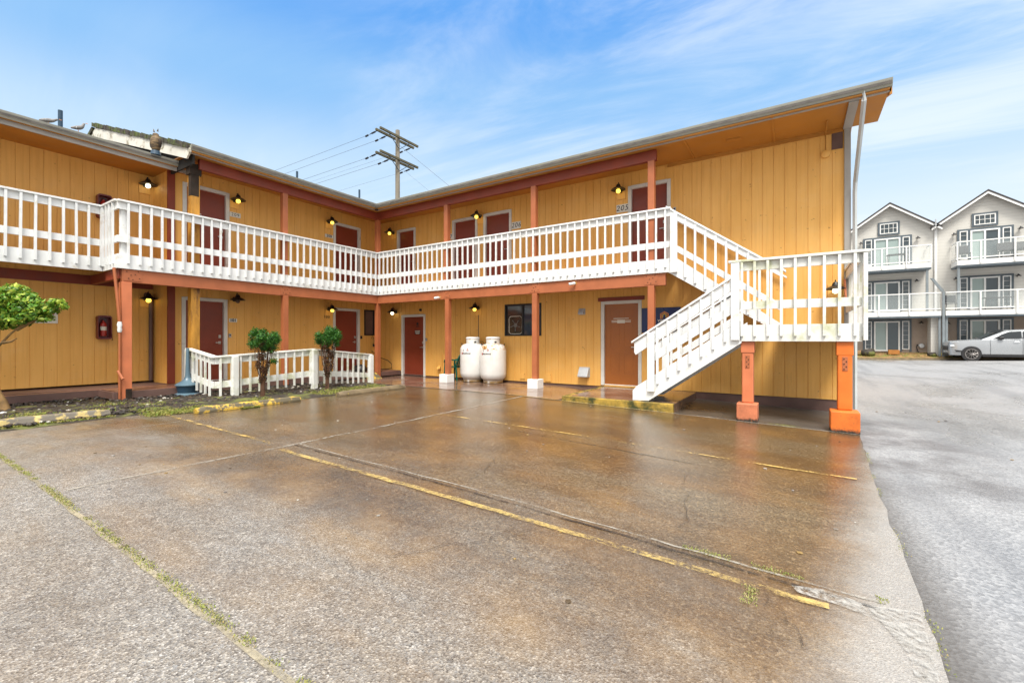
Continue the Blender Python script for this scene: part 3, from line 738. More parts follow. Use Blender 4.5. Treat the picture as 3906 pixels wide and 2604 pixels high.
# upper flight: Y 0..1.0, from (9.3, 2.95) to (11.35, 1.5)
sl = -.70
def band(pts, y0, y1): return MB().prism(pts, y0, y1)
def up(x, z): return z + sl*(x-9.3)
XL = 11.32
for y0, y1, nm in ((-.042, -.004, 'stringer'), (.93, .97, 'stringer')):
    sb(band([(9.26, 2.70), (9.26, 3.0), (9.42, 3.0), (XL, up(XL, 2.98)), (XL, 1.48), (XL-.18, 1.48)], y0, y1), nm, 'white')
hr = sb(band([(9.22, 4.13), (9.22, 4.09), (XL+.1, up(XL+.1, 4.0)), (XL+.1, up(XL+.1, 4.045))], -.06, .08), 'handrail', 'white')
sb(band([(9.32, 4.05), (9.32, 3.87), (XL, up(XL, 3.87)), (XL, up(XL, 4.01))], -.035, 0), 'rail_board', 'white')
sb(band([(9.45, up(9.45, 3.36)), (9.45, up(9.45, 3.22)), (XL, up(XL, 3.22)), (XL, up(XL, 3.36))], -.035, 0), 'rail_board', 'white')
sb(band([(9.22, 4.06), (9.22, 4.02), (XL+.1, up(XL+.1, 4.0)), (XL+.1, up(XL+.1, 4.045))], .93, .98), 'handrail', 'white')
for x in [9.62+.195*k for k in range(9)]:
    bo = sb(MB().box(x-.02, x+.02, -.083, -.044, up(x, 2.78), up(x, 3.99)), 'baluster', ['white', 'shaded_endgrain'], 0); bo.data.polygons[0].material_index = 1
sb(MB().box(9.32, 9.46, -.10, -.045, 2.68, up(9.39, 4.0)), 'newel_post', 'white')
for k in range(8):
    z = 2.95-.181*(k+1); x = 9.3+.26*k
    if z > 1.55: sb(MB().box(x, x+.29, .0, .93, z-.04, z), 'tread', 'salmon')
# landing deck
lz = 1.50
sb(MB().box(10.79, 12.40, -1.20, -.05, lz-.06, lz), 'landing_deck', 'deckwood')
sb(MB().box(11.30, 12.40, -.049, 1.0, lz-.06, lz), 'landing_deck', 'deckwood')
mb = MB(); mb.box(10.76, 12.40, -1.245, -1.205, 1.22, 1.50); mb.box(12.402, 12.44, -1.20, .98, 1.22, 1.50); sb(mb, 'landing_fascia', 'whiteworn')
mb = MB(); mb.box(10.80, 10.88, -1.19, .0, 1.23, 1.43); mb.box(12.24, 12.36, -1.19, .95, 1.23, 1.43); mb.box(11.32, 12.2, .88, .96, 1.23, 1.43); sb(mb, 'landing_joist', 'brownedge')
mb = MB(); mb.box(10.58, 12.53, -1.29, -1.14, 2.59, 2.63); mb.box(12.38, 12.53, -1.139, 1.0, 2.59, 2.63); sb(mb, 'handrail', 'whiteworn')
mb = MB(); mb.box(10.66, 12.40, -1.235, -1.20, 2.44, 2.585); mb.box(10.66, 12.40, -1.235, -1.20, 1.77, 1.91); sb(mb, 'rail_board', 'whiteworn')
mb = MB(); mb.box(12.40, 12.435, -1.20, 1.0, 2.44, 2.585); mb.box(12.40, 12.435, -1.20, 1.0, 1.77, 1.91); sb(mb, 'rail_board', 'whiteworn')
for x in [10.79+.1945*k for k in range(9)]:
    bo = sb(MB().box(x-.02, x+.02, -1.285, -1.247, 1.31, 2.585), 'baluster', ['whiteworn', 'shaded_endgrain'], 0); bo.data.polygons[0].material_index = 1
for y in [-1.1+.2*k for k in range(11)]:
    sb(MB().box(12.442, 12.48, y-.02, y+.02, 1.31, 2.585), 'baluster', 'whiteworn', 0)
sb(MB().box(12.445, 12.50, -1.28, -1.19, 1.24, 2.585), 'newel_post', 'whiteworn')
sb(MB().extr([(12.395,.55,1.95),(12.395,.66,1.95),(12.395,1.0,2.43),(12.395,.89,2.43)], (-.03,0,0)), 'brace', 'salmonlight')
# lower flight: outer plane Y=-1.2, inner plane Y=-.1, from landing (10.78) down to (8.87)
sl2 = .655
def lo(x, z): return z + .685*(x-8.87)
def rz_(x, z): return z + .640*(x-8.87)
for y0, y1, dz in ((-1.245, -1.205, 0), (-.12, -.08, -.10)):
    sb(band([(9.18,.07), (8.87,.06), (8.87,.25), (8.95,.34), (10.78, lo(10.78, .28)), (10.78, 1.19)], y0, y1), 'stringer', 'white')
    sb(band([(8.85, 1.175+dz), (8.85, 1.215+dz), (10.70, rz_(10.70, 1.235)+dz), (10.70, rz_(10.70, 1.19)+dz)], y0-.03, y1+.05), 'handrail', 'white')
    sb(band([(8.93,.95+dz), (8.90,1.00+dz), (8.90, 1.19+dz), (10.66, rz_(10.66, 1.165)+dz), (10.66, rz_(10.66, .98)+dz)], y0+.002, y1-.002), 'rail_board', 'white')
    sb(band([(9.30, rz_(9.30,.57)+dz), (9.30, rz_(9.30,.73)+dz), (10.66, rz_(10.66,.73)+dz), (10.66, rz_(10.66,.57)+dz)], y0+.002, y1-.002), 'rail_board', 'white')
    for x in [9.355+.195*k for k in range(7)]:
        bo = sb(MB().box(x-.02, x+.02, y0-.040, y0-.001, lo(x, .075), rz_(x, 1.17)+dz), 'baluster', ['white', 'shaded_endgrain'], 0); bo.data.polygons[0].material_index = 1
    sb(MB().box(9.17, 9.30, y0-.055, y0-.0012, .255, rz_(9.2, 1.17)+dz), 'newel_post', 'white')
    if y0 < -1: sb(MB().box(10.62, 10.755, y0-.05, y0-.0012, 1.24, 2.58), 'newel_post', 'white')
for k in range(8):
    z = .25+.178*k; x = 8.98+.26*k*.985
    if z < 1.48: sb(MB().box(x, x+.28, -1.20, -.125, z-.035, z), 'tread', 'brownedge', .003)
    if z < 1.48: sb(MB().box(x+.02, x+.035, -1.20, -.125, z-.18, z-.036), 'riser', 'whiteworn', 0)
# posts and footings under the landing
gb = g(10.9, -1.2); gc = g(12.3, -1.3)
o = sb(MB().box(10.78, 10.96, -1.19, -1.03, gb+.30, 1.22), 'landing_post', 'salmonlight', .02); o['label'] = 'pale salmon landing post'
o = sb(MB().box(12.13, 12.32, -1.20, -1.02, gc+.33, 1.22), 'landing_post', 'orange', .02); o['label'] = 'bright orange landing post'
sb(MB().box(10.71, 11.03, -1.33, -1.0, gb-.02, gb+.30), 'footing_block', 'salmonblock', .015)
o = sb(MB().box(12.03, 12.40, -1.38, -1.02, gc-.02, gc+.33), 'footing_block', 'orangeblock', .015)
sb(MB().box(10.765, 10.975, -1.20, -1.02, 1.02, 1.219), 'post_collar', 'salmonlight', .01); sb(MB().box(12.115, 12.335, -1.204, -1.01, 1.0, 1.219), 'post_collar', 'orange', .01)
for x, gg, y in ((10.87, gb, -1.19), (12.225, gc, -1.20)):
    pl = sb(MB().box(x-.035, x+.035, y-.008, y, .76, .98), 'bolt_plate', 'salmon', .002)
    hb = MB()
    for k in range(5): hb.box(x-.02+.03*(k % 2), x-.006+.03*(k % 2), y-.016, y-.0082, .78+.04*k, .794+.04*k)
    sb(hb, 'bolts', 'rotwood', 0, pl)

# step pad in front of the brown door
pad = MB(); zt = .052
pad.box(7.48, 9.66, -1.25, .95, -.25, zt); p_ = pad.build('concrete_step', 'walk', bevel=.008)
MB().box(7.38, 9.66, -1.36, -1.252, -.25, zt+.002).build('painted_edge', 'yellowmoss', p_, bevel=.008)
MB().box(7.38, 7.478, -1.2515, .95, -.25, zt+.002).build('painted_edge', 'yellowmoss', p_, bevel=.008)
tag(p_, 'low concrete step with mossy yellow painted edge below the brown door', 'step')

# ------------------------------------------------------------------ lanterns
def lantern(name='wall_lantern', bulb='bulbwarm'):
    r = empty(name)
    MB().box(-.10, .10, -.022, 0, -.17, .10).build('mounting_block', 'siding', r, bevel=.003)
    mb = MB(); mb.box(-.03, .03, -.045, -.023, -.03, .07)
    mb.tube([(0,-.045,.03), (0,-.10,.075), (0,-.15,.15), (0,-.185,.15), (0,-.19,.10)], .009, 6); mb.build('arm', 'black', r)
    MB().lathe((0,-.19,0), [(.012,.12),(.03,.115),(.045,.09),(.055,.055),(.11,.03),(.155,-.002),(.155,-.008),(.11,.018),(.05,.02)], 20).build('shade', 'black', r, smooth=True)
    MB().lathe((0,-.19,0), [(.036,.0),(.045,-.025),(.045,-.045),(.034,-.066),(.016,-.076),(.0,-.078)], 16).build('bulb', bulb, r, smooth=True)
    return r
lamps = [
 ('R', -.36, 4.99, 'bulbwarm', 'upper lantern in the inner corner, left of the narrow upstairs door'),
 ('R', 3.44, 5.00, 'bulbwarm', 'upper lantern between the two neighbouring upstairs doors'),
 ('R', 7.86, 4.98, 'bulbwarm', 'upper lantern above the number 205 plate'),
 ('R', -.22, 2.20, 'bulbwhite', 'lower lantern just left of the red utility door'),
 ('R', 3.37, 2.20, 'bulbwarm', 'lower lantern on the wall above the left propane tank'),
 ('R', 12.23, 2.24, 'bulbwhite', 'lantern seen between the landing balusters at the right wall end'),
 ('L', -3.92, 4.94, 'bulbwarm', 'upper lantern above the number 209 plate'),
 ('L', -1.10, 5.00, 'bulbwarm', 'upper lantern above the number 208 plate'),
 ('L', -3.93, 2.30, 'bulboff', 'unlit lower lantern right of the door marked 101'),
 ('L', -1.10, 2.21, 'bulbwarm', 'lower lantern above the number 100'),
 ('C', -5.58, 5.02, 'bulbwhite', 'upper lantern on the set back wall at the far left'),
 ('C', -5.57, 2.24, 'bulbwarm', 'lower lantern on the set back wall beside the corner post')]
protoL = {}
for side, u, z, bm_, lab in lamps:
    if bm_ in protoL: o = copy_tree(protoL[bm_])
    else: o = lantern(bulb=bm_); protoL[bm_] = o
    T = {'R': FRr, 'L': FRl, 'C': FRrec}[side]
    o.location = T(u, 0.001, z); o.rotation_euler = (0, 0, 0 if side == 'R' else R(90))
    o.scale = (1.15,1.15,1.15)
    tag(o, lab, 'wall lamp', 'black wall lanterns on the motel walls')

# ------------------------------------------------------------------ numbers and notices
def numplate(T, u0, u1, z0, z1, s, lab, size, shear=.0, bg=True, bold=.0, spacing=1.15):
    if bg:
        p = MB(T).box(u0, u1, .004, .014, z0, z1).build('number_plate', 'plate', bevel=.001)
    else: p = empty('door_number', T((u0+u1)/2, .004, (z0+z1)/2))
    off = Vector(p.location)
    cu, cz = (u0+u1)/2, (z0+z1)/2
    text_mesh(s, size, 'digits', 'ink', p, lambda x, y, z: Vector(T(cu+x, .016+z, cz+y))-off, shear=shear, bold=bold, spacing=spacing)
    tag(p, lab, 'number plate', 'room number plates')
    return p
numplate(FRl, -4.03, -3.76, 4.515, 4.64, '209', 'white plate reading 209 on the upper left wall', .115, spacing=1.25)
numplate(FRl, -1.215, -.92, 4.52, 4.62, '208', 'white plate reading 208 on the upper left wall', .115, bold=.002)
numplate(FRr, 4.58, 4.885, 4.47, 4.675, '206', 'white plate reading 206 beside an upstairs door', .19, shear=.15)
numplate(FRr, 7.74, 8.035, 4.46, 4.66, '205', 'white plate reading 205 beside the door by the stairs', .19, shear=.2)
numplate(FRr, 2.02, 2.305, 4.46, 4.64, '207', 'white plate reading 207, half hidden by an upstairs post', .17, shear=.15)
numplate(FRl, -4.05, -3.85, 1.715, 1.81, '101', 'white plate reading 101 on the ground floor wall', .105, bold=.004, spacing=1.0)
numplate(FRl, -1.27, -1.05, 1.925, 2.025, '100', 'bare black digits reading 100 on the ground floor wall', .13, bg=False)
# navy sign with house emblem
sg = MB(FRr).box(8.39, 9.30, .004, .03, 1.42, 2.02).build('company_sign', 'navy', bevel=.002)
tag(sg, 'navy blue wall sign with nested orange house emblem behind the stair post', 'sign')
def house_ring(cu, cz, w, h, t):
    o_ = [(-w,-h),(-w,h*.35),(0,h),(w,h*.35),(w,-h)]
    i_ = [(-w+t,-h),(-w+t,h*.35-t*.35),(0,h-t*1.15),(w-t,h*.35-t*.35),(w-t,-h)]
    mb = MB(FRr)
    for k in range(4):
        mb.prism([(cu+o_[k][0], cz+o_[k][1]), (cu+o_[k+1][0], cz+o_[k+1][1]), (cu+i_[k+1][0], cz+i_[k+1][1]), (cu+i_[k][0], cz+i_[k][1])], .031, .034)
    return mb
ec, ez = 8.93, 1.845
house_ring(ec, ez, .098, .082, .017).build('emblem', 'gold', sg); house_ring(ec, ez-.009, .070, .062, .015).build('emblem', 'gold', sg); house_ring(ec, ez-.018, .044, .045, .013).build('emblem', 'yellowink', sg)
MB(FRr).box(ec-.098, ec-.035, .0312, .0342, ez-.094, ez-.080).build('emblem', 'gold', sg); MB(FRr).box(ec+.035, ec+.098, .0312, .0342, ez-.094, ez-.080).build('emblem', 'gold', sg)
text_mesh('vacasa', .125, 'lettering', 'offwhite', sg, lambda x, y, z: FRr(ec-.0+x, .032+z, 1.715+y), bold=.001)
for u, w in ((8.62,.16), (8.9,.2)): MB(FRr).box(u-w/2, u+w/2, .031, .034, 1.515, 1.53).build('lettering_bar', 'offwhite', sg)
# notice behind the tree
ns = MB(FRrec).box(-7.74, -7.10, .004, .02, 1.60, 1.98).build('notice_board', 'plate', bevel=.002)
tag(ns, 'white notice with red and teal print half hidden by the small tree', 'sign')
for k, (z, a, b_) in enumerate(((1.90,-7.40,-7.15), (1.85,-7.42,-7.15), (1.80,-7.40,-7.16), (1.72,-7.36,-7.16))): MB(FRrec).box(a, b_, .021, .024, z-.012, z+.012).build('print_bar', 'redink' if k < 3 else 'ink', ns)
MB(FRrec).box(-7.68, -7.50, .021, .024, 1.76, 1.90).build('print_bar', 'teal', ns)

# key readers beside the doors
for T, u, z, lab in ((FRr, 1.19, 1.25, 'small grey box on the wall right of the red utility door'), (FRr, 9.16, 4.33, 'small grey box on the wall right of the door marked 205'), (FRl, -4.03, 1.36, 'small pale box on the wall right of the door marked 101'), (FRl, .18, 1.33, 'small dark box on the wall right of the ground floor door 100')):
    b_ = MB(T).box(u-.03, u+.03, .002, .03, z-.05, z+.05).build('wall_box', 'galv' if 'grey' in lab or 'pale' in lab else 'black', bevel=.004)
    MB(T).box(u-.018, u+.018, .031, .034, z-.01, z+.03).build('button_face', 'ink', b_); tag(b_, lab, 'box')
# vents and covers
def hood(u0, u1, z0, z1, dd, lab, mat='galv'):
    v = MB(FRr); v.extr([(u0, .002, z1), (u0, .05, z1), (u0, dd, z0+.03), (u0, dd, z0), (u0, .002, z0)], (u1-u0, 0, 0))
    o_ = v.build('vent_hood', mat, bevel=.004); MB(FRr).box(u0-.015, u1+.015, .0005, .006, z0-.01, z1+.015).build('flange', mat, o_); tag(o_, lab, 'vent'); return o_
hood(6.72, 6.87, 1.92, 2.06, .11, 'small grey vent hood high on the wall left of the brown door')
hood(6.73, 7.00, .27, .51, .16, 'larger pale vent hood low on the wall left of the brown door')
for u0, u1, z0, z1, lab in ((4.87,5.03,.12,.28,'small siding coloured access cover left of the tank side post'), (5.69,5.87,.09,.30,'larger siding coloured access cover right of the second post')):
    o_ = MB(FRr).box(u0, u1, .001, .022, z0, z1).build('access_cover', 'siding', bevel=.003); MB(FRr).box(u1-.02, u1-.01, .0225, .027, z1-.03, z1-.015).build('screw', 'rotwood', o_); tag(o_, lab, 'cover')
# tap box by the utility door, with strip
o_ = MB(FRr).box(1.86, 1.90, .001, .03, .06, .78).build('pipe_cover', 'siding', bevel=.003); MB(FRr).extr([(1.72,.001,.30),(1.72,.10,.30),(1.72,.03,.40),(1.72,.001,.40)], (.12,0,0)).build('spout_hood', 'siding', o_)
tag(o_, 'siding coloured pipe cover with small spout between utility door and white block', 'pipe')
# electrical conduit from the lantern to the tanks
o_ = MB().tube([(3.36, WY-.012, 2.05), (3.36, WY-.012, 1.1)], .009, 6).build('conduit', 'brownedge'); tag(o_, 'thin dark pipe on the wall running down behind the propane tanks', 'pipe')
# soffit floodlight can near the right end
o_ = MB(FRr).lathe((12.08,.0015,4.97), [(0,0),(.075,0),(.075,.05),(.06,.06),(0,.06)], 20, 'y').build('round_junction_box', 'siding', smooth=True)
MB(FRr).tube([(12.08,.03,5.03), (12.08,.03,5.36), (12.08,.6,5.405)], .012, 6).build('conduit', 'soffit', o_); tag(o_, 'round siding coloured junction box with conduit under the right roof corner', 'box')
# security cameras on the lower beam
def cam(loc, rz, lab):
    r = empty('security_camera', loc, rz)
    MB().lathe((0,0,0), [(0,0),(.04,0),(.04,.02),(0,.02)], 14, 'y').build('mount', 'rawwood', r)
    MB().tube([(0,-.001,0),(0,-.05,-.01)], .014, 8).build('bracket', 'white', r)
    MB().tube([(.02,-.06,-.01),(-.12,-.10,-.03)], .034, 12).build('camera_body', 'white', r, smooth=True); MB().tube([(-.121,-.1,-.0302),(-.128,-.102,-.031)], .028, 12).build('lens', 'black', r)
    tag(r, lab, 'camera'); return r
cam((7.08, -.001, 2.62), 0, 'white security camera on the salmon beam near the stairs')
c2 = cam((2.72, -.001, 2.50), 0, 'white security camera under the beam by the post left of the tanks')
o_ = MB(FRr).lathe((.93,.001,2.25), [(0,0),(.045,0),(.04,.05),(.02,.07),(0,.07)], 14, 'y').build('dome_sensor', 'black', smooth=True); tag(o_, 'small black sensor on the wall above the red utility door', 'sensor')
# scroll bracket
o_ = MB(FRl).tube([(.70,.02,1.06), (.72,.03,1.2), (.70,.03,1.32), (.63,.03,1.36), (.60,.03,1.31), (.64,.03,1.28)], .008, 6).build('scroll_hook', 'black'); MB(FRl).lathe((.69,.05,1.0), [(.0,0),(.028,0),(.045,.09),(.0,.09)], 12).build('cup', 'black', o_)
tag(o_, 'black wrought iron scroll hook below the small dark window', 'hook')
# red fire cabinets
def cabinet(u, z, lab):
    r = empty('fire_cabinet', FRrec(u, 0, z), R(90))
    def T(a, b, c): return (a, -b, c)
    pr = rrect(-.125, .125, -.27, .27, .05, 4)
    MB(T).prism(pr, .002, .03).build('back_panel', 'redplastic', r, bevel=.004)
    mb = MB(T); po = rrect(-.125, .125, -.27, .27, .05, 4)
    n = len(po)
    for k in range(n):
        a, b = po[k], po[(k+1) % n]; f_ = .88
        mb.face([(a[0], .03, a[1]), (b[0], .03, b[1]), (b[0], .16, b[1]), (a[0], .16, a[1])])
        mb.face([(a[0], .16, a[1]), (b[0], .16, b[1]), (b[0]*f_, .16, b[1]*f_), (a[0]*f_, .16, a[1]*f_)])
        mb.face([(a[0]*f_, .03, a[1]*f_), (b[0]*f_, .03, b[1]*f_), (b[0]*f_, .16, b[1]*f_), (a[0]*f_, .16, a[1]*f_)])
    mb.build('housing', 'redplastic', r)
    MB(T).lathe((-.01,.09,-.20), [(0,0),(.055,.0),(.058,.02),(.058,.27),(.045,.31),(.02,.33),(.02,.36),(0,.36)], 16).build('extinguisher', 'extred', r, smooth=True)
    MB(T).lathe((-.01,.09,-.07), [(0,0),(.0595,.0),(.0595,.09),(0,.09)], 16).build('extinguisher_label', 'offwhite', r, smooth=True)
    MB(T).box(-.02, .04, .06, .12, .165, .19).build('extinguisher_valve', 'black', r)
    MB(T).tube([(.12,.17,-.15),(.125,.17,-.3)], .006, 6).build('hammer', 'rotwood', r)
    tag(r, lab, 'fire extinguisher', 'red fire extinguisher cabinets'); return r
c1 = cabinet(-6.36, 1.53, 'dark red fire extinguisher cabinet on the ground floor wall left of the corner post')
c2_ = copy_tree(c1); c2_.location = FRrec(-6.36, 0, 4.30); c2_['label'] = 'dark red fire extinguisher cabinet upstairs, peeping over the balcony rail'

# ------------------------------------------------------------------ propane tanks
def tankmat(name, rust):
    m, nt, b = newmat(name); n = N(nt); c = n.coord(); xyz = n.sep(c)
    base = n.mix(n.rng(n.noise(c, 3, 5), .35, .7), (.78,.78,.76), (.70,.69,.65))
    bandm = n.math('MULTIPLY', n.rng(xyz[2], .93, .99), n.rng(xyz[2], 1.16, 1.05))
    nz = n.noise(c, 7, 6, .7)
    if rust:
        r1 = n.math('MULTIPLY', bandm, n.rng(nz, .47, .56)); base = n.mix(r1, base, (.50,.25,.04))
        r2 = n.math('MULTIPLY', bandm, n.rng(nz, .56, .62)); base = n.mix(r2, base, (.13,.045,.01))
        dr = n.math('MULTIPLY', n.rng(xyz[2], .5, 1.0), n.rng(n.noise(n.map(c, (9,9,.5)), 1, 3), .55, .75)); base = n.mix(n.math('MULTIPLY', dr, .35), base, (.62,.40,.15))
    else:
        r2 = n.math('MULTIPLY', bandm, n.rng(nz, .66, .70)); base = n.mix(r2, base, (.30,.14,.02))
    bt = n.math('MULTIPLY', n.rng(xyz[2], .16, .05), n.rng(nz, .3, .5)); base = n.mix(bt, base, (.30,.18,.06))
    tp = n.math('MULTIPLY', n.rng(xyz[2], 1.10, 1.14), n.rng(nz, .52, .60)); base = n.mix(tp, base, (.45,.27,.08))
    n.l(base, b.inputs['Base Color']); b.inputs['Roughness'].default_value = .35; return m
def tank(loc, lab, rust, rz):
    r = empty('propane_tank', loc, rz); mt = tankmat('tank_white_rusty' if rust else 'tank_white', rust)
    pr = [(0,.08),(.20,.085),(.30,.11),(.355,.17),(.38,.27),(.38,.93),(.37,1.0),(.33,1.075),(.26,1.115),(.20,1.125),(0,1.13)]
    MB().lathe((0,0,0), pr, 40).build('tank_body', mt, r, smooth=True)
    MB().lathe((0,0,0), [(.28,.02),(.285,.02),(.285,.10),(.28,.10),(.28,.02)], 32).build('foot_ring', mt, r, smooth=True)
    mb = MB(); nseg = 36
    for k in range(nseg):
        a0, a1 = 2*math.pi*k/nseg, 2*math.pi*(k+1)/nseg
        gap = k % 12 in (5, 6)
        for z0, z1 in (((1.12,1.15),(1.20,1.27)) if gap else ((1.12,1.27),)):
            for rr0, rr1 in ((.195,.20),):
                p = [(rr1*math.cos(a0), rr1*math.sin(a0)), (rr1*math.cos(a1), rr1*math.sin(a1)), (rr0*math.cos(a1), rr0*math.sin(a1)), (rr0*math.cos(a0), rr0*math.sin(a0))]
                mb.extr([(q[0], q[1], z0) for q in p], (0,0,z1-z0))
    mb.build('valve_collar', mt, r)
    MB().lathe((0,0,0), [(.0,1.271),(.20,1.271),(.212,1.285),(.205,1.315),(.17,1.33),(0,1.335)], 32).build('valve_lid', 'whiteblock', r, smooth=True)
    MB().lathe((0,0,0), [(0,1.12),(.05,1.12),(.04,1.24),(0,1.24)], 12).build('valve', 'chrome', r)
    for sx in (-1, 1):
        MB().tube([(sx*.31,.05,1.06), (sx*.335,.05,1.14), (sx*.345,-.02,1.14), (sx*.32,-.02,1.06)], .008, 6).build('lifting_lug', 'black', r)
    # print wrapped round the cylinder (front = -Y, towards the lot)
    def wrap(a0, z0): return lambda x, y, z: ((.382+z)*math.sin(a0+x/.38), -(.382+z)*math.cos(a0+x/.38), z0+y)
    text_mesh('PROPANE', .060, 'lettering', 'ink', r, wrap(-.36, .845), shear=.12, bold=.0015)
    text_mesh('H', .06, 'emblem', 'redink', r, wrap(-.77, .845), bold=.006)
    for k, zz in enumerate((.97, .945, .92)): text_mesh(['TARE', 'SERIAL', 'DO NOT FILL'][k] if False else 'iiiiiii'[:4+k], .025, 'small_print', 'ink', r, wrap(-.62, zz))
    def dia(x, y): return ((.383)*math.sin(-.25+x/.38), -(.383)*math.cos(-.25+x/.38), .965+y)
    mb = MB(); q = [(-.035,0),(0,.035),(.035,0),(0,-.035)]; q2 = [(a*.72, b_*.72) for a, b_ in q]
    for k in range(4): mb.face([dia(*q[k]), dia(*q[(k+1) % 4]), dia(*q2[(k+1) % 4]), dia(*q2[k])])
    mb.face([dia(-.012,-.002), dia(.012,-.002), dia(.006,.016), dia(-.006,.016)]); mb.build('hazard_diamond', 'redink', r, recalc=False)
    mb = MB()
    for zz in (-.05,): mb.face([dia(-.045,zz), dia(.045,zz), dia(.045,zz+.008), dia(-.045,zz+.008)])
    mb.build('small_print', 'redink', r, recalc=False)
    tag(r, lab, 'gas tank', 'white propane tanks against the wall'); return r
tank((3.47,.62,0), 'white propane tank with one rust spot, left of the pair beside the green chair', False, R(28))
tank((4.22,.60,0), 'white propane tank with heavy rust round its shoulder, right of the pair', True, R(26))
o_ = MB().tube([(3.66,.62,1.20), (3.80,.66,1.19), (3.88,.72,1.08), (3.98,.70,1.10), (4.04,.64,1.18)], .008, 6).build('gas_hose', 'rotwood'); tag(o_, 'thin gas hose looping between the two propane tank collars', 'hose')

# ------------------------------------------------------------------ green chair
ch = empty('plastic_chair', (2.80,.62,.012), R(-90))
def cT(x, y, z): return (x, y, z)
def leg(x, y, tx, ty, z1):
    mb = MB(); w = .022
    mb.tube([(x+tx, y+ty, 0), (x, y, z1)], [.020,.030], 6); mb.build('leg', 'greenplastic', ch)
for x in (-.22, .22):
    leg(x, -.22, x*.12, -.03, .60); leg(x, .20, x*.12, .06, .42)
mb = MB(); mb.box(-.23, .23, -.24, .22, .395, .42)
mb.build('seat', 'greenplastic', ch, bevel=.01)
mb = MB()
for k in range(6):
    x = -.17+.068*k; mb.extr([(x,.20,.42),(x+.042,.20,.42),(x+.042,.32,.74),(x,.32,.74)], (0,.014,0))
mb.tube([(-.25,.20,.42), (-.25,.27,.60), (-.22,.33,.76), (-.12,.345,.82), (.12,.345,.82), (.22,.33,.76), (.25,.27,.60), (.25,.20,.42)], .020, 8); mb.build('backrest', 'greenplastic', ch)
for x in (-1, 1): MB().tube([(x*.25,.27,.62), (x*.28,.12,.63), (x*.28,-.10,.63), (x*.26,-.22,.61), (x*.235,-.25,.56)], .020, 8).build('armrest', 'greenplastic', ch)
tag(ch, 'dark green plastic garden chair tucked between a post and the propane tanks', 'chair')
# hose and bags near the inner corner
o_ = MB().tube([(-.95,.55,.85), (-.75,.75,.62), (-.5,.88,.52), (-.35,.92,.40), (-.34,.9,.25), (-.5,.85,.215), (-.8,.8,.21)], .013, 6).build('hose', 'rotwood', smooth=True); tag(o_, 'dark hose hanging down at the inner corner of the walkway', 'hose')
def blob(name, c, r, mat, seed, n=2):
    bm = bmesh.new(); bmesh.ops.create_icosphere(bm, subdivisions=n, radius=1)
    for v in bm.verts:
        k = 1+.35*mnoise.noise(v.co*1.6+Vector((seed, 0, 0))); v.co = Vector((v.co.x*r[0]*k, v.co.y*r[1]*k, max(v.co.z, -.6)*r[2]*k+r[2]*.5))
    me = bpy.data.meshes.new(name); bm.to_mesh(me); bm.free(); me.materials.append(M[mat])
    for p in me.polygons: p.use_smooth = True
    o = bpy.data.objects.new(name, me); o.location = c; COL.objects.link(o); return o
o_ = blob('black_bag', (-.45,-.35,.19), (.26,.22,.17), 'black', 3); tag(o_, 'black plastic bag slumped behind the low white fence end', 'bag')
o_ = MB().extr([(.02,-.45,.0),(.34,-.45,.0),(.02,-.45,.18)], (0,.36,0)).build('ramp_wedge', 'yellow', bevel=.004); tag(o_, 'small yellow wedge ramp at the boardwalk edge near the inner corner', 'ramp')

# ------------------------------------------------------------------ low guard fence
fe = empty('low_white_fence', (1.3,-3.4,0)); fo_ = Vector(fe.location)
tag(fe, 'low white wooden guard fence with worn balusters around the ramp', 'fence')
PTS = [(.0,-5.36,1.06), (1.27,-5.40,.90), (1.52,-3.30,1.03), (1.19,-1.30,.83)]
def seg(p, q, sp, skip=()):
    P, Q = Vector(p), Vector(q); L = (Q.xy-P.xy).length; d = Vector(((Q-P).x, (Q-P).y, 0)).normalized(); nn = Vector((d.y, -d.x, 0))
    if nn.dot(Vector((1,-.6,0))) < 0: nn = -nn
    def board(z0, z1, a, b, name, ext=0):
        mb = MB(); A = P-d*ext; B = Q+d*ext
        mb.extr([tuple(A+nn*a+Vector((0,0,z0))), tuple(B+nn*a+Vector((0,0,z0))), tuple(B+nn*a+Vector((0,0,z1))), tuple(A+nn*a+Vector((0,0,z1)))], tuple(nn*(b-a)))
        mb.build(name, 'whiteworn', fe, fo_, bevel=.004)
    board(-.035, 0, -.06, .075, 'cap_rail', .03); board(-.17, -.04, 0, .03, 'rail_board'); board(-.68, -.54, 0, .03, 'rail_board')
    n = int(L/sp)
    for k in range(n):
        t = (k+.5)/n
        c = P.lerp(Q, t)
        if any(abs(t-s_) < .5/n for s_ in skip): continue
        a = c+nn*.031; w = d*.02
        mb = MB(); zb = c.z-.86+.02*rnd.random()
        mb.extr([(a.x-w.x, a.y-w.y, zb), (a.x+w.x, a.y+w.y, zb), (a.x+w.x, a.y+w.y, c.z-.04), (a.x-w.x, a.y-w.y, c.z-.04)], tuple(nn*.035)); mb.build('baluster', 'whiteworn', fe, fo_)
    return nn
n1 = seg(PTS[0], PTS[1], .185); n2 = seg(PTS[1], PTS[2], .19, (.17,)); n3 = seg(PTS[2], PTS[3], .19)
def fpost(x, y, zt_, w=.06, zb=-.02): MB().box(x-w, x+w, y-w, y+w, zb, zt_-.036).build('fence_post', 'whiteworn', fe, fo_, bevel=.006)
fpost(.03, -5.36, 1.06, .08); fpost(1.38, -5.05, .925); fpost(1.60, -3.32, 1.03); fpost(1.27, -1.33, .84)

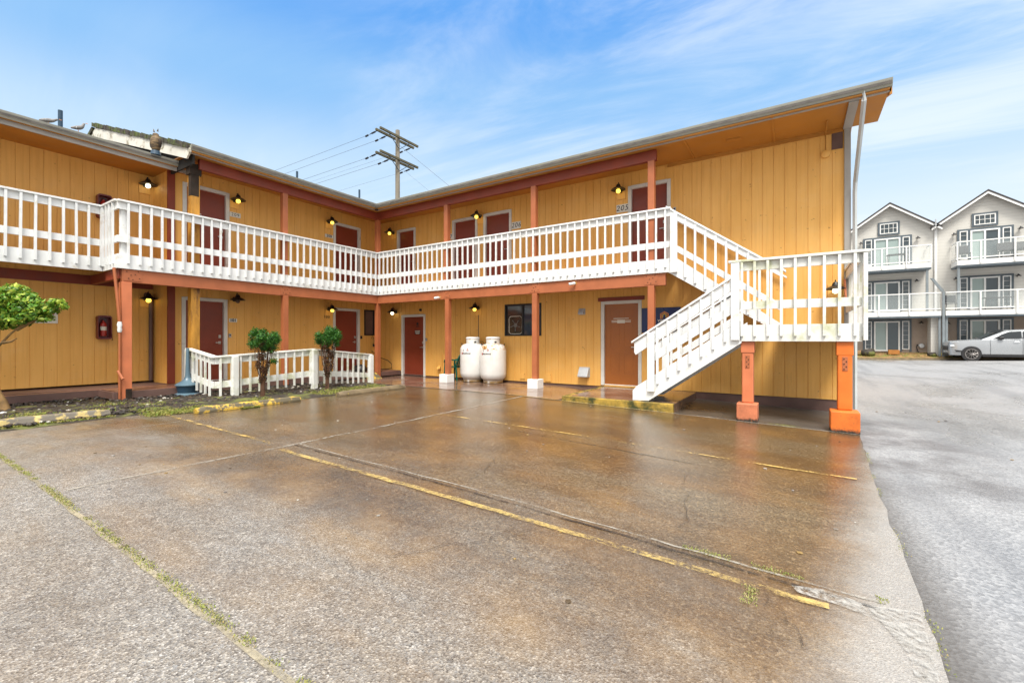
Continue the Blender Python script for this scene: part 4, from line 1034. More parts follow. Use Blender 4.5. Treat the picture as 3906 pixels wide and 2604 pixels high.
# ------------------------------------------------------------------ smokers post
sp_ = empty('cigarette_receptacle', (.17,-5.46,.0))
MB().lathe((0,0,0), [(0,0),(.235,0),(.24,.02),(.235,.05),(.20,.07),(.17,.08),(0,.08)], 32).build('base', 'bluegrey', sp_, smooth=True)
MB().lathe((0,0,0), [(0,.081),(.185,.081),(.215,.22),(.22,.235),(0,.235)], 32).build('bucket', 'darkblue', sp_, smooth=True)
MB().lathe((0,0,0), [(0,.236),(.235,.236),(.235,.255),(.20,.285),(.12,.33),(.075,.37),(.05,.43),(.045,.60),(.03,1.04),(.028,1.06),(.0,1.06)], 32).build('neck', 'bluegrey', sp_, smooth=True)
tag(sp_, 'blue grey plastic cigarette receptacle with a long neck beside the low fence', 'ash bin')

# ------------------------------------------------------------------ wheel stops
def stop(x, y0, y1, mat, lab, w=.17, h=.11):
    mb = MB(); n = 14; P = []
    prof = [(-.5,0),(.5,0),(.5,.35),(.36,.86),(.2,1),(-.2,1),(-.36,.86),(-.5,.35)]
    for i in range(n+1):
        y = y0+(y1-y0)*i/n; e = .8 if i in (0, n) else 1
        P.append([mb.pt((x-w/2*0+(a*w*e)+.006*mnoise.noise(Vector((y*4, a*3, 1))), y, g(x, y)+.004+b_*h*(.92+.10*mnoise.noise(Vector((y*5, a*4, 7))))*(e if b_ > .5 else 1))) for a, b_ in prof])
    for A, B in zip(P, P[1:]):
        for k in range(8): mb.f.append([A[k], A[(k+1) % 8], B[(k+1) % 8], B[k]])
    mb.f.append(P[0][::-1]); mb.f.append(P[-1])
    o = mb.build('wheel_stop', mat); o['label'] = lab; o['category'] = 'wheel stop'; o['group'] = 'concrete wheel stops along the planting bed'
stop(2.10, -9.25, -7.32, 'yellowgrey', 'chipped grey and yellow wheel stop nearest the small tree', .20, .13)
stop(3.04, -6.46, -4.60, 'yellow', 'bright yellow wheel stop with flaking paint below the low fence')
stop(3.10, -3.74, -1.80, 'greykerb', 'bare brown concrete wheel stop nearest the walkway')

# ------------------------------------------------------------------ planting bed
bed = MB(); nb = 46
outline = []
def edge_x(y): return 2.45+.10*mnoise.noise(Vector((y*.9, 0, 5)))+(.45 if y > -6.9 else 0)*sstep(-7.4,-6.4,y) - sstep(-2.4,-1.7,y)*.3
NX = 10
for i in range(nb+1):
    y = -14+(12.45)*i/nb
    for j in range(NX+1):
        t = j/NX; xa = -.95 if y < -6.7 else .01
        x = xa+(edge_x(y)-xa)*t
        z = .012+.035*math.sin(math.pi*min(1, t*1.02))+.012*mnoise.noise(Vector((x*3, y*3, 0)))
        bed.v.append((x, y, z if j < NX else .003))
for i in range(nb):
    for j in range(NX):
        a = i*(NX+1)+j; bed.f.append([a, a+NX+1, a+NX+2, a+1])
o = bed.build('planting_bed', 'soil', recalc=False); tag(o, kind='structure')
for p in o.data.polygons: p.flip()
def bedz(x, y): return .03
def rocks(name, n, region, smin, smax, mat, seed, flat=.6, label=None):
    r_ = random.Random(seed); mb = MB()
    ico = [(0,0,-1),(.72,-.53,-.45),(-.28,-.85,-.45),(-.89,0,-.45),(-.28,.85,-.45),(.72,.53,-.45),(.28,-.85,.45),(-.72,-.53,.45),(-.72,.53,.45),(.28,.85,.45),(.89,0,.45),(0,0,1)]
    fc = [(0,1,2),(1,0,5),(0,2,3),(0,3,4),(0,4,5),(1,5,10),(2,1,6),(3,2,7),(4,3,8),(5,4,9),(1,10,6),(2,6,7),(3,7,8),(4,8,9),(5,9,10),(6,10,11),(7,6,11),(8,7,11),(9,8,11),(10,9,11)]
    for k in range(n):
        x, y, z = region(r_)
        s_ = smin+(smax-smin)*r_.random()**2; a = r_.random()*6.28; ex = .7+.6*r_.random(); b0 = len(mb.v)
        for p in ico:
            q = (p[0]*s_*ex*(1+.25*(r_.random()-.5)), p[1]*s_*(1+.25*(r_.random()-.5)), p[2]*s_*flat)
            mb.v.append((x+q[0]*math.cos(a)-q[1]*math.sin(a), y+q[0]*math.sin(a)+q[1]*math.cos(a), z+q[2]+s_*flat*.4))
        for f_ in fc: mb.f.append([b0+i for i in f_])
    o = mb.build(name, mat, recalc=False); tag(o, label, None, None, 'stuff'); return o
def bedreg(r_):
    while True:
        y = -11+9.3*r_.random(); xa = -.85 if y < -6.7 else .03; x = xa+(edge_x(y)-.12-xa)*r_.random()
        if y > -7.0 and x > 1.6+.5*r_.random(): continue
        return x, y, .035
o = rocks('bed_gravel', 4200, bedreg, .012, .045, 'rock', 11); o['label'] = 'dark wet gravel covering the planting bed'; o['category'] = 'gravel'
o = rocks('white_pebbles', 90, bedreg, .02, .045, 'shell', 5); o['label'] = 'scattered white pebbles lying on the dark gravel'; o['category'] = 'pebbles'
def blades(name, n, region, h, mat, seed, lab, cat, w=.006):
    r_ = random.Random(seed); mb = MB()
    for k in range(n):
        x, y, z = region(r_); a = r_.random()*6.28; hh = h*(.4+.8*r_.random()); ln = hh*(.5+.8*r_.random()); ww = w*(.6+r_.random())
        dx, dy = math.cos(a), math.sin(a); px_, py_ = -dy*ww, dx*ww
        b0 = len(mb.v); mb.v += [(x-px_, y-py_, z), (x+px_, y+py_, z), (x+dx*ln*.5+px_*.7, y+dy*ln*.5+py_*.7, z+hh*.8), (x+dx*ln, y+dy*ln, z+hh)]
        mb.f += [[b0, b0+1, b0+2], [b0, b0+2, b0+3]]
    o = mb.build(name, mat, recalc=False); tag(o, lab, cat, None, 'stuff'); return o
def grassreg(r_):
    t = r_.random()
    if t < .5:
        y = -7.05+2.3*r_.random(); x = 1.75+1.15*r_.random()**.7
        if mnoise.noise(Vector((x*2, y*2, 0))) < -.05: return grassreg(r_)
        return x, y, .015
    if t < .62: return 2.22+.10*r_.random(), -9.2+1.9*r_.random(), .0
    if t < .78: return 2.0+.9*r_.random(), -3.9+2.0*r_.random(), .03
    if t < .90:
        c = r_.choice([(1.6,-7.4),(1.2,-8.1),(.9,-7.0),(1.9,-8.6),(1.5,-6.6)]); return c[0]+r_.gauss(0,.14), c[1]+r_.gauss(0,.14), .035
    return 3.20+.05*r_.random(), -5.8+.3*r_.random(), 0
blades('bed_grass', 9000, grassreg, .035, 'grass', 3, 'yellow green grass and moss along the bed behind the wheel stops', 'grass')
def jointreg(r_):
    while True:
        x = 2.5+8.3*r_.random()
        if .7*mnoise.noise(Vector((x*1.6, 9, 0)))+.8*mnoise.noise(Vector((x*9, 2, 0)))+.5*r_.random() < .12: continue
        return x, -8.83+r_.gauss(0,.015), .0+g(x,-8.83)+.004
blades('joint_moss', 5200, jointreg, .008, 'moss', 4, 'moss and grass growing in the near slab joint', 'moss', .003)
def jointreg2(r_):
    t = r_.random()
    if t < .35:
        y = -1.9-6.8*r_.random()
        if mnoise.noise(Vector((1, y*1.5, 0))) < .02: return jointreg2(r_)
        x = slab_edge(y)+.012+r_.gauss(0,.014)
    elif t < .75:
        x = 10.9+1.1*r_.random(); y = -6.72+r_.gauss(0,.02)
        if mnoise.noise(Vector((x*2.5, 4, 0))) < -.05: return jointreg2(r_)
    elif t < .85: x = 11.36+r_.gauss(0,.02); y = -7.0-.2*r_.random()
    else: x = 11.42+r_.gauss(0,.10); y = -1.32+r_.gauss(0,.04)
    return x, y, g(x, y)+.004
blades('slab_edge_moss', 1500, jointreg2, .007, 'moss', 8, 'thin moss in the cracks and along the slab edge at right', 'moss', .003)
# litter
def litreg(r_):
    x = 3.2+9*r_.random(); y = -8.6+7.0*r_.random(); return x, y, g(x, y)+.002
o = rocks('ground_litter', 120, litreg, .007, .020, 'litter', 21, .25, 'tiny bits of dead leaf, bark and shell strewn over the wet slab'); o['category'] = 'litter'
def litreg2(r_):
    x = 12.6+7*r_.random(); y = -6+14*r_.random(); return x, y, g(x, y)+.0
o = rocks('road_litter', 60, litreg2, .010, .028, 'litter', 22, .25, 'small dark crumbs scattered over the grey asphalt'); o['category'] = 'litter'

# ------------------------------------------------------------------ plants
def leaves(mb, c, r, n, size, rr, shell=.55, flat=0):
    for k in range(n):
        d = Vector((rr.gauss(0,1), rr.gauss(0,1), rr.gauss(0,1))).normalized(); q = shell+(1-shell)*rr.random()
        p = Vector(c)+Vector((d.x*r[0]*q, d.y*r[1]*q, d.z*r[2]*q))
        nrm = (d+Vector((rr.gauss(0,.6), rr.gauss(0,.6), rr.gauss(0,.6)+flat))).normalized()
        t = nrm.cross(Vector((rr.gauss(0,1), rr.gauss(0,1), rr.gauss(0,1)))).normalized(); b_ = nrm.cross(t)
        s_ = size*(.6+.7*rr.random()); w = s_*.48
        b0 = len(mb.v)
        mb.v += [tuple(p-t*s_), tuple(p+b_*w-nrm*s_*.12), tuple(p+t*s_), tuple(p-b_*w-nrm*s_*.12)]
        mb.f += [[b0, b0+1, b0+2], [b0, b0+2, b0+3]]
rr = random.Random(5)
tr = empty('small_tree', (.09,-8.14,0)); to = Vector(tr.location)
trunk = MB(); trunk.tube([(.09,-8.14,-.02), (.05,-8.17,.18), (-.05,-8.25,.42), (-.16,-8.33,.70), (-.14,-8.33,.95)], [.075,.055,.048,.042,.036], 9)
brs = [[(-.14,-8.33,.93), (.02,-8.24,1.10), (.20,-8.12,1.33), (.42,-8.0,1.52)], [(.0,-8.26,1.07), (.03,-8.22,1.3), (.05,-8.2,1.6)], [(-.14,-8.33,.95), (-.3,-8.5,1.3), (-.45,-8.6,1.6)], [(.10,-8.18,1.2), (.22,-8.1,1.22), (.30,-8.05,1.27)], [(.3,-8.05,1.42), (.6,-7.86,1.60), (.80,-7.74,1.66)]]
for b_ in brs: trunk.tube(b_, [.03]+[.018]*(len(b_)-2)+[.008], 7)
trunk.build('trunk', 'bark', tr, to, smooth=True)
cr = MB()
for c, r_ in (((-.30,-8.45,1.70),(.34,.34,.22)), ((.05,-8.22,1.62),(.30,.30,.22)), ((.20,-8.12,1.92),(.30,.30,.18)), ((-.08,-8.32,2.0),(.30,.3,.16)), ((.42,-7.98,1.75),(.26,.26,.17)),
              ((.68,-7.82,1.76),(.20,.22,.13)), ((.90,-7.68,1.84),(.13,.14,.08)), ((.35,-8.02,1.52),(.22,.22,.10)), ((.70,-7.80,1.56),(.16,.16,.07)), ((-.6,-8.7,1.9),(.4,.4,.3)), ((-.15,-8.36,1.52),(.28,.24,.12)), ((-.38,-8.5,1.62),(.3,.3,.2)), ((.62,-7.86,1.66),(.2,.2,.12)), ((.80,-7.74,1.70),(.14,.14,.09)), ((.0,-8.25,1.50),(.22,.2,.1)), ((-.02,-8.26,1.86),(.34,.3,.18)), ((.20,-8.12,1.62),(.26,.24,.14)), ((.50,-7.94,1.60),(.22,.2,.10)), ((.10,-8.18,1.78),(.3,.3,.2)), ((.45,-7.97,1.88),(.24,.22,.14)), ((.30,-8.06,2.05),(.2,.2,.1)), ((-.35,-8.5,2.06),(.25,.25,.14)), ((-.2,-8.4,2.10),(.2,.2,.10)), ((.14,-8.16,1.45),(.16,.16,.09)), ((.48,-7.95,1.95),(.15,.15,.08)), ((.98,-7.62,1.76),(.08,.08,.05))):
    vol = r_[0]*r_[1]*r_[2]; leaves(cr, (c[0], c[1], c[2]+.06), r_, int(90+26000*vol), .042, rr, .35, .7)
cr.build('crown', 'leaf', tr, to, recalc=False)
tag(tr, 'small broadleaf tree with leaning pale trunk and flat glossy green crown', 'tree')
def shrub(loc, seed, H, lab, lean):
    rs = random.Random(seed); r = empty('clipped_shrub', loc)
    mb = MB()
    for k in range(24):
        a = rs.random()*6.28; rb = .025+.02*rs.random(); rt = .08+.13*rs.random()
        p0 = (rb*math.cos(a), rb*math.sin(a), 0); p1 = (rb*.8*math.cos(a+.3), rb*.8*math.sin(a+.3), .35); p2 = (rt*.75*math.cos(a+.5)+lean*.5, rt*.75*math.sin(a+.5), .75); p3 = (rt*math.cos(a+.7)+lean, rt*math.sin(a+.7), 1.12+.15*rs.random())
        mb.tube([p0, p1, p2, p3], [.010,.007,.005,.003], 5)
    mb.build('stems', 'twig', r)
    dm = MB()
    for k in range(46):
        z = .34+.86*rs.random(); a = rs.random()*6.28; q = .03+.24*(z-.25)*rs.random()
        leaves(dm, (q*math.cos(a)+lean*.4, q*math.sin(a), z), (.03+.05*z,.03+.05*z,.11), int(14+34*z), .022, rs, .1)
    dm.build('dead_foliage', 'deadleaf', r, recalc=False)
    cm = MB()
    for k in range(40):
        d = Vector((rs.gauss(0,1), rs.gauss(0,1), rs.gauss(0,.8))).normalized()
        c = (lean+d.x*.255, d.y*.255, H-.29+d.z*.19+.05*(rs.random()-.5)); leaves(cm, c, (.105,.105,.095), 150, .020, rs, .2)
    leaves(cm, (lean, 0, H-.25), (.2,.2,.16), 500, .025, rs, .2)
    for c in ((.17,.10,1.0),(.20,.14,.78),(.24,.12,1.08)) if seed == 31 else ((.20,.12,1.12),): leaves(cm, c, (.10,.10,.08), 170, .020, rs, .2)
    cm.build('crown', 'cypress', r, recalc=False); tag(r, lab, 'shrub', 'clipped evergreen shrubs in front of the low fence'); return r
shrub((1.95,-4.76,.01), 31, 1.54, 'clipped evergreen shrub with green lower tufts, nearer the blue ash bin', .03)
shrub((1.95,-3.20,.01), 32, 1.60, 'clipped evergreen shrub in front of the door numbered 100', .03)

# ------------------------------------------------------------------ roof things
for x, y, z0, z1, r_, lab in ((-6.6,-6.08,6.9,7.97,.055,'thick dark vent pipe on the left roof near the perching gulls'), (-6.46,1.16,7.3,8.47,.045,'thin dark vent pipe sticking up behind the middle of the left eave'), (-4.2,2.6,6.5,7.68,.04,'short dark vent pipe just left of the inner roof corner')):
    o_ = MB().tube([(x, y, z0), (x, y, z1)], r_, 12).build('vent_pipe', 'darkblue', smooth=True)
    MB().lathe((x, y, z0), [(0,0),(r_*2.4,0),(r_*1.2,.15),(0,.15)], 12).build('pipe_flashing', 'galv', o_); tag(o_, lab, 'vent pipe', 'vent pipes on the motel roof')
# owl decoy on the left gutter
def skinfig(name, verts, edges, radii, mat, parent, sub=2):
    me = bpy.data.meshes.new(name); me.from_pydata(verts, edges, []); me.update(); o = bpy.data.objects.new(name, me); COL.objects.link(o)
    me.materials.append(M[mat]); o.modifiers.new('skin', 'SKIN'); sv = me.skin_vertices[0].data
    for i, r_ in enumerate(radii): sv[i].radius = r_ if isinstance(r_, tuple) else (r_, r_)
    sv[0].use_root = True; s_ = o.modifiers.new('sub', 'SUBSURF'); s_.levels = sub; s_.render_levels = sub; o.modifiers['skin'].use_smooth_shade = True
    o.parent = parent; return o
M['owlbody'] = paint('barred_brown', (.20,.13,.06), .7, .5, 30, dirt=(.05,.035,.02), dscale=24, dthr=(.48,.55), stretch=(.3,.3,1.6))
M['gull'] = paint('gull_grey', (.24,.23,.22), .7, .2, 8)
owl = empty('owl_decoy', (-.56,-5.80,5.43), R(25))
skinfig('body', [(0,0,.02),(0,0,.12),(0,0,.24),(0,0,.34),(.0,.0,.40),(0,0,.47)], [(0,1),(1,2),(2,3),(3,4),(4,5)], [(.05,.06),(.085,.09),(.115,.115),(.10,.095),(.06,.06),(.068,.068)], 'owlbody', owl)
for sx in (-1, 1):
    MB().tube([(sx*.045,.0,.50), (sx*.06,.0,.565)], [.018,.003], 6).build('ear_tuft', 'owlbody', owl)
    MB().lathe((sx*.11,.0,.24), [(0,-.12),(.025,-.08),(.035,0),(.03,.06),(0,.10)], 10).build('wing', 'rotwood', owl, smooth=True)
MB().lathe((0,0,-.03), [(0,0),(.10,0),(.085,.09),(0,.09)], 16).build('base', 'darkblue', owl, smooth=True)
tag(owl, 'brown owl decoy sitting on the left gutter below the mossy roof edge', 'decoy')
def gull(loc, rz, up_, lab):
    r = empty('gull', loc, rz)
    if up_: vs = [(-.16,0,.10),(-.06,0,.13),(.04,0,.15),(.09,0,.20),(.11,0,.27),(.13,0,.31)]
    else: vs = [(-.20,0,.09),(-.10,0,.10),(.02,0,.12),(.10,0,.13),(.15,0,.17),(.20,0,.19)]
    skinfig('body', vs, [(i, i+1) for i in range(5)], [.02,.055,.065,.045,.028,.032], 'gull', r)
    MB().tube([(vs[-1][0]+.02,0,vs[-1][2]+.005), (vs[-1][0]+.075,0,vs[-1][2]-.008)], [.010,.003], 6).build('beak', 'gold', r)
    for s_ in (-1, 1):
        MB().tube([(.0,s_*.02,.08), (.0,s_*.02,0)], .005, 5).build('leg', 'gold', r)
        MB().lathe((-.03,s_*.055,.12), [(0,-.03),(.012,-.01),(.012,.02),(0,.04)], 8).build('wing', 'galv', r)
    tag(r, lab, 'gull', 'gulls on the roof'); return r
gull((-6.0,-6.44,7.25), R(60), False, 'grey gull crouching on the roof ridge left of the thick vent pipe')
gull((-5.7,-5.90,7.16), R(70), True, 'gull standing upright on the roof ridge right of the thick vent pipe')

# ------------------------------------------------------------------ utility pole and wires
up_ = empty('utility_pole', (-7.36,7.70,0)); uo = Vector(up_.location)
MB().tube([(-7.36,7.70,0), (-7.36,7.70,13.06)], [.17,.115], 14).build('pole', 'pole', up_, uo, smooth=True)
for z in (12.62, 11.38):
    for dx in (-.17, .17):
        MB().box(-7.36+dx-.05, -7.36+dx+.05, 6.30, 9.12, z-.06, z+.06).build('crossarm', 'crossarm', up_, uo, bevel=.005)
    for s_ in (-1, 1): MB().tube([(-7.20,7.70+s_*.75,z-.06), (-7.22,7.70+s_*.05,z-.62)], .020, 6).build('arm_brace', 'darkblue', up_, uo)
ins = [(6.42,12.58), (7.1,12.58), (8.95,12.58), (6.42,11.34), (7.3,11.34), (8.95,11.34)]
for y, z in ins:
    MB().tube([(-7.60,y,z), (-8.15,y,z-.04)], [.02,.02], 6).build('insulator', 'ink', up_, uo)
    MB().tube([(-7.72,y,z-.01), (-8.0,y,z-.03)], .045, 8).build('insulator', 'ink', up_, uo)
    MB().tube([(-8.3,y,z-.05), (-8.5,y,z-.07)], .05, 8).build('insulator', 'ink', up_, uo)
tag(up_, 'weathered wooden utility pole with two pairs of crossarms behind the roof corner', 'utility pole')
for k, (y, z) in enumerate(ins):
    pts = [(-8.15-t*4.0, y, z-.05-.0025*(t*4.0)*(1-t/16)*4.0*.5) for t in range(0, 15)]
    o_ = MB().tube(pts, .008 if k not in (2, 5) else .005, 5).build('power_line', 'wire'); tag(o_, ['topmost power line, reaching the front end of the upper crossarm','power line from the middle of the upper crossarm','thin power line from the far end of the upper crossarm','power line from the front end of the lower crossarm','power line from the middle of the lower crossarm','thin power line from the far end of the lower crossarm'][k], 'power line', 'power lines running left from the pole')
o_ = MB().tube([(-7.25,7.75,12.2), (-3.0,10.0,8.2), (0,11.6,6.2)], .008, 5).build('guy_wire', 'wire'); tag(o_, 'dark guy wire slanting down right from the upper crossarm', 'wire')
o_ = MB().tube([(-7.25,7.75,11.0), (-3.9,9.0,8.0), (-1,10.2,6.4)], .005, 5).build('guy_wire', 'wire'); tag(o_, 'fainter guy wire slanting down right from the lower crossarm', 'wire')

# ------------------------------------------------------------------ townhouses in the distance
def clapmat():
    m, nt, b = newmat('white_clapboard'); n = N(nt); c = n.coord(); xyz = n.sep(c)
    f = n.math('FRACT', n.math('DIVIDE', xyz[2], .20)); 
    col = n.mix(n.rng(f, .0, .10, 1, 0), (.60,.585,.54), (.41,.395,.36))
    col = n.mix(n.rng(n.noise(c, 1.2, 5), .4, .7, 0, .3), col, (.60,.58,.54))
    n.l(col, b.inputs['Base Color']); b.inputs['Roughness'].default_value = .6; n.bump(f, .5, .02, b); return m
M['clap'] = clapmat()
M['mulchwood'] = paint('orange_brown_timber', (.42,.17,.035), .7)
M['tan'] = paint('tan_stucco', (.33,.265,.215), .8, .1, 2)
M['slatetrim'] = paint('slate_blue_trim', (.085,.11,.13), .5, .1)
M['bluepost'] = paint('grey_blue_post', (.20,.23,.245), .5, .1)
M['housewhite'] = paint('house_white_trim', (.78,.78,.76), .5, .05)
M['darkroof'] = paint('dark_shingle_roof', (.05,.045,.045), .85, .3, 8)
M['curtain'] = glassy('glass_with_pale_curtain', (.30,.38,.36), .06, 0, .8)
M['darkpane'] = glassy('dark_glass_pane', (.05,.07,.08), .04, 0, .9)
def clear():
    m, nt, b = newmat('clear_balcony_glass'); b.inputs['Base Color'].default_value = (.85,.93,.92,1); b.inputs['Roughness'].default_value = .04
    b.inputs['Alpha'].default_value = .10; b.inputs['Specular IOR Level'].default_value = .6; return m
M['bglass'] = clear()
HY, BF = 27.4, 26.1
TH = lambda u, d, z: (u, HY-d, z)
def townhouse(u0, u1, zb, ze, zp, up_, doors, gw, lab):
    """u0..u1 width, eave ze, peak (up_, zp); doors = [(ua, ub, z0, z1)...]; gw gable window"""
    h = empty('townhouse', ((u0+u1)/2, HY, zb)); ho = Vector(h.location)
    holes = []
    w = MB(TH); w.prism([(u0,zb),(u1,zb),(u1,ze),(up_,zp),(u0,ze)], -9, 0); w.build('wall', 'clap', h, ho)
    w = MB(TH); w.box(u0+.02, u1-.02, .002, .03, zb, 2.95); w.build('stucco_wall', 'tan', h, ho)
    rf = MB(TH); t = .10
    for a, b_ in (((u0-.25, ze-.18), (up_, zp)), ((u1+.25, ze-.18), (up_, zp))):
        rf.prism([a, b_, (b_[0], b_[1]+t), (a[0], a[1]+t)], -9.2, .42)
    rf.build('roof', 'darkroof', h, ho)
    rb = MB(TH)
    for a, b_ in (((u0-.25, ze-.18), (up_, zp)), ((u1+.25, ze-.18), (up_, zp))): rb.prism([(a[0], a[1]-.14), (b_[0], b_[1]-.14), (b_[0], b_[1]-.004), (a[0], a[1]-.004)], .36, .40)
    rb.build('barge_board', 'housewhite', h, ho)
    def win(ua, ub, z0, z1, cols, rows, name='window', pane='darkpane', tr_=.10):
        f_ = MB(TH)
        f_.box(ua, ub, .035, .07, z1-tr_, z1); f_.box(ua, ub, .035, .07, z0, z0+tr_); f_.box(ua, ua+tr_, .035, .07, z0+tr_, z1-tr_); f_.box(ub-tr_, ub, .035, .07, z0+tr_, z1-tr_)
        o = f_.build(name, 'slatetrim', h, ho)
        a, b_, c0, c1 = ua+tr_, ub-tr_, z0+tr_, z1-tr_; t = .05; fr = MB(TH)
        fr.box(a, a+t, .035, .09, c0, c1); fr.box(b_-t, b_, .035, .09, c0, c1); fr.box(a+t, b_-t, .035, .09, c0, c0+t); fr.box(a+t, b_-t, .035, .09, c1-t, c1)
        for k in range(1, cols): x = a+(b_-a)*k/cols; fr.box(x-.012, x+.012, .05, .08, c0+t, c1-t)
        for k in range(1, rows): z = c0+(c1-c0)*k/rows; fr.box(a+t, b_-t, .05, .078, z-.012, z+.012)
        fr.build('frame', 'housewhite', o, ho); MB(TH).box(a+t, b_-t, .036, .045, c0+t, c1-t).build('pane', pane, o, ho)
    win(*gw, 4, 2)
    for ua, ub, z0, z1, pn in doors:
        f_ = MB(TH); t = .09; W = ub-ua; sw = .40
        x1, x2 = ua+sw, ub-sw
        f_.box(ua-.06, ub+.06, .035, .07, z1, z1+.10)
        for x in (ua-.06, x1, x2-.10, ub-.04): f_.box(x, x+.10, .035, .07, z0, z1)
        o = f_.build('patio_door', 'slatetrim', h, ho)
        fr = MB(TH)
        for a, b_, c0 in ((ua+.045, x1-.005, z0+.12), (x2+.005, ub-.045, z0+.12)):
            fr.box(a, a+.045, .035, .09, c0, z1-.01); fr.box(b_-.045, b_, .035, .09, c0, z1-.01); fr.box(a+.045, b_-.045, .035, .09, c0, c0+.05); fr.box(a+.045, b_-.045, .035, .09, z1-.06, z1-.01)
            for k in range(1, 6): z = c0+(z1-c0)*k/6; fr.box(a+.045, b_-.045, .05, .08, z-.005, z+.005)
        a, b_ = x1+.105, x2-.105; m_ = (a+b_)/2
        for x in (a, m_-.04, b_-.08): fr.box(x, x+.08, .035, .11, z0, z1-.01)
        for p, q in ((a+.08, m_-.04), (m_+.04, b_-.08)): fr.box(p, q, .035, .11, z1-.09, z1-.01); fr.box(p, q, .035, .11, z0, z0+.09)
        fr.build('frame', 'housewhite', o, ho)
        MB(TH).box(a+.08, m_-.04, .036, .05, z0+.09, z1-.09).build('pane', 'curtain', o, ho); MB(TH).box(m_+.04, b_-.08, .036, .05, z0+.09, z1-.09).build('pane', pn, o, ho)
        MB(TH).box(ua+.09, x1-.05, .036, .045, z0+.17, z1-.06).build('pane', 'darkpane', o, ho); MB(TH).box(x2+.05, ub-.09, .036, .045, z0+.17, z1-.06).build('pane', 'darkpane', o, ho)
    tag(h, lab, 'house'); return h, ho
dL = [(15.40,17.72,5.95,7.80,'curtain'), (15.40,17.70,3.05,4.98,'darkpane'), (15.40,17.70,.50,2.44,'darkpane')]
dR = [(19.90,22.15,5.95,7.80,'darkpane'), (19.90,22.15,3.05,4.98,'darkpane'), (19.90,22.15,.50,2.44,'darkpane')]
hL, oL = townhouse(14.45, 18.87, -.2, 8.28, 9.93, 16.66, dL, (16.10,17.19,7.99,8.85), 'left white gabled townhouse with grey blue balcony posts')
hR, oR = townhouse(18.89, 23.35, -.2, 8.28, 9.96, 21.08, dR, (20.47,21.58,7.98,8.78), 'right white gabled townhouse behind the parked silver car')
# balconies
def balcony(h, ho, u0, u1, z, yf, side=None, posts=(), mid=()):
    d_ = HY-yf
    b_ = MB(TH).box(u0, u1, .04, d_, z-.02, z+.26).build('balcony', 'housewhite', h, ho)
    MB(TH).box(u0+.001, u1-.001, .05, d_-.01, z-.12, z-.022).build('soffit_beam', 'slatetrim', b_, ho)
    r = MB(TH); zt_ = z+1.38
    r.box(u0, u1, d_-.06, d_, zt_-.06, zt_); r.box(u0, u1, d_-.05, d_-.01, z+.36, z+.42)
    for x in mid: r.box(x-.035, x+.035, d_-.002, d_+.06, z+.05, zt_-.061)
    for x, s_ in ((u0, 'l'), (u1, 'r')):
        if side and s_ in side:
            r.box(x-.03, x+.03, .08, d_-.061, zt_-.06, zt_); r.box(x-.025, x+.025, .08, d_-.061, z+.36, z+.42); r.box(x-.035, x+.035, d_-.061, d_-.0, z+.27, zt_-.061)
    r.build('railing', 'housewhite', b_, ho)
    gl = MB(TH).box(u0+.04, u1-.04, d_-.033, d_-.027, z+.42, zt_-.062)
    if side:
        for x, s_ in ((u0, 'l'), (u1, 'r')):
            if s_ in side: gl.box(x-.003, x+.003, .1, d_-.07, z+.42, zt_-.062)
    gl.build('glass_panel', 'bglass', b_, ho); return b_
balcony(hL, oL, 14.5, 18.45, 5.62, BF, 'r', mid=(16.15,17.31)); balcony(hL, oL, 14.5, 18.88, 2.70, BF, None, mid=(16.0,17.45))
balcony(hR, oR, 19.58, 23.3, 5.62, BF, 'l', mid=(20.55,21.9)); balcony(hR, oR, 19.08, 23.3, 2.70, BF, None, mid=(20.53,21.98))
for h, ho, x, y, z0, z1 in ((hL, oL, 18.28, BF+.12, 2.97, 5.5), (hR, oR, 19.65, BF+.12, 2.97, 5.5), (hR, oR, 18.99, BF+.05, .0, 4.1), (hL, oL, 18.84, BF+.15, .0, 2.58), (hR, oR, 19.14, BF+.16, .0, 2.58)):
    MB().box(x-.055, x+.055, y-.055, y+.055, z0, z1).build('porch_post', 'bluepost', h, ho)
MB().extr([(18.42,26.2,4.95),(18.56,26.2,4.95),(19.05,26.2,4.15),(18.92,26.2,4.10)], (0,.1,0)).build('rain_pipe', 'bluepost', hR, oR)
MB().box(18.82, 18.94, HY-.12, HY-.03, 2.9, 8.2).build('downspout', 'housewhite', hL, oL)
MB().tube([(18.80,26.9,8.2),(18.80,26.9,8.62)], .04, 8).build('vent_pipe', 'galv', hL, oL)
MB(TH).box(18.50, 18.86, .0, .9, .1, 2.58).build('side_wall', 'clap', hL, oL)
wl = None
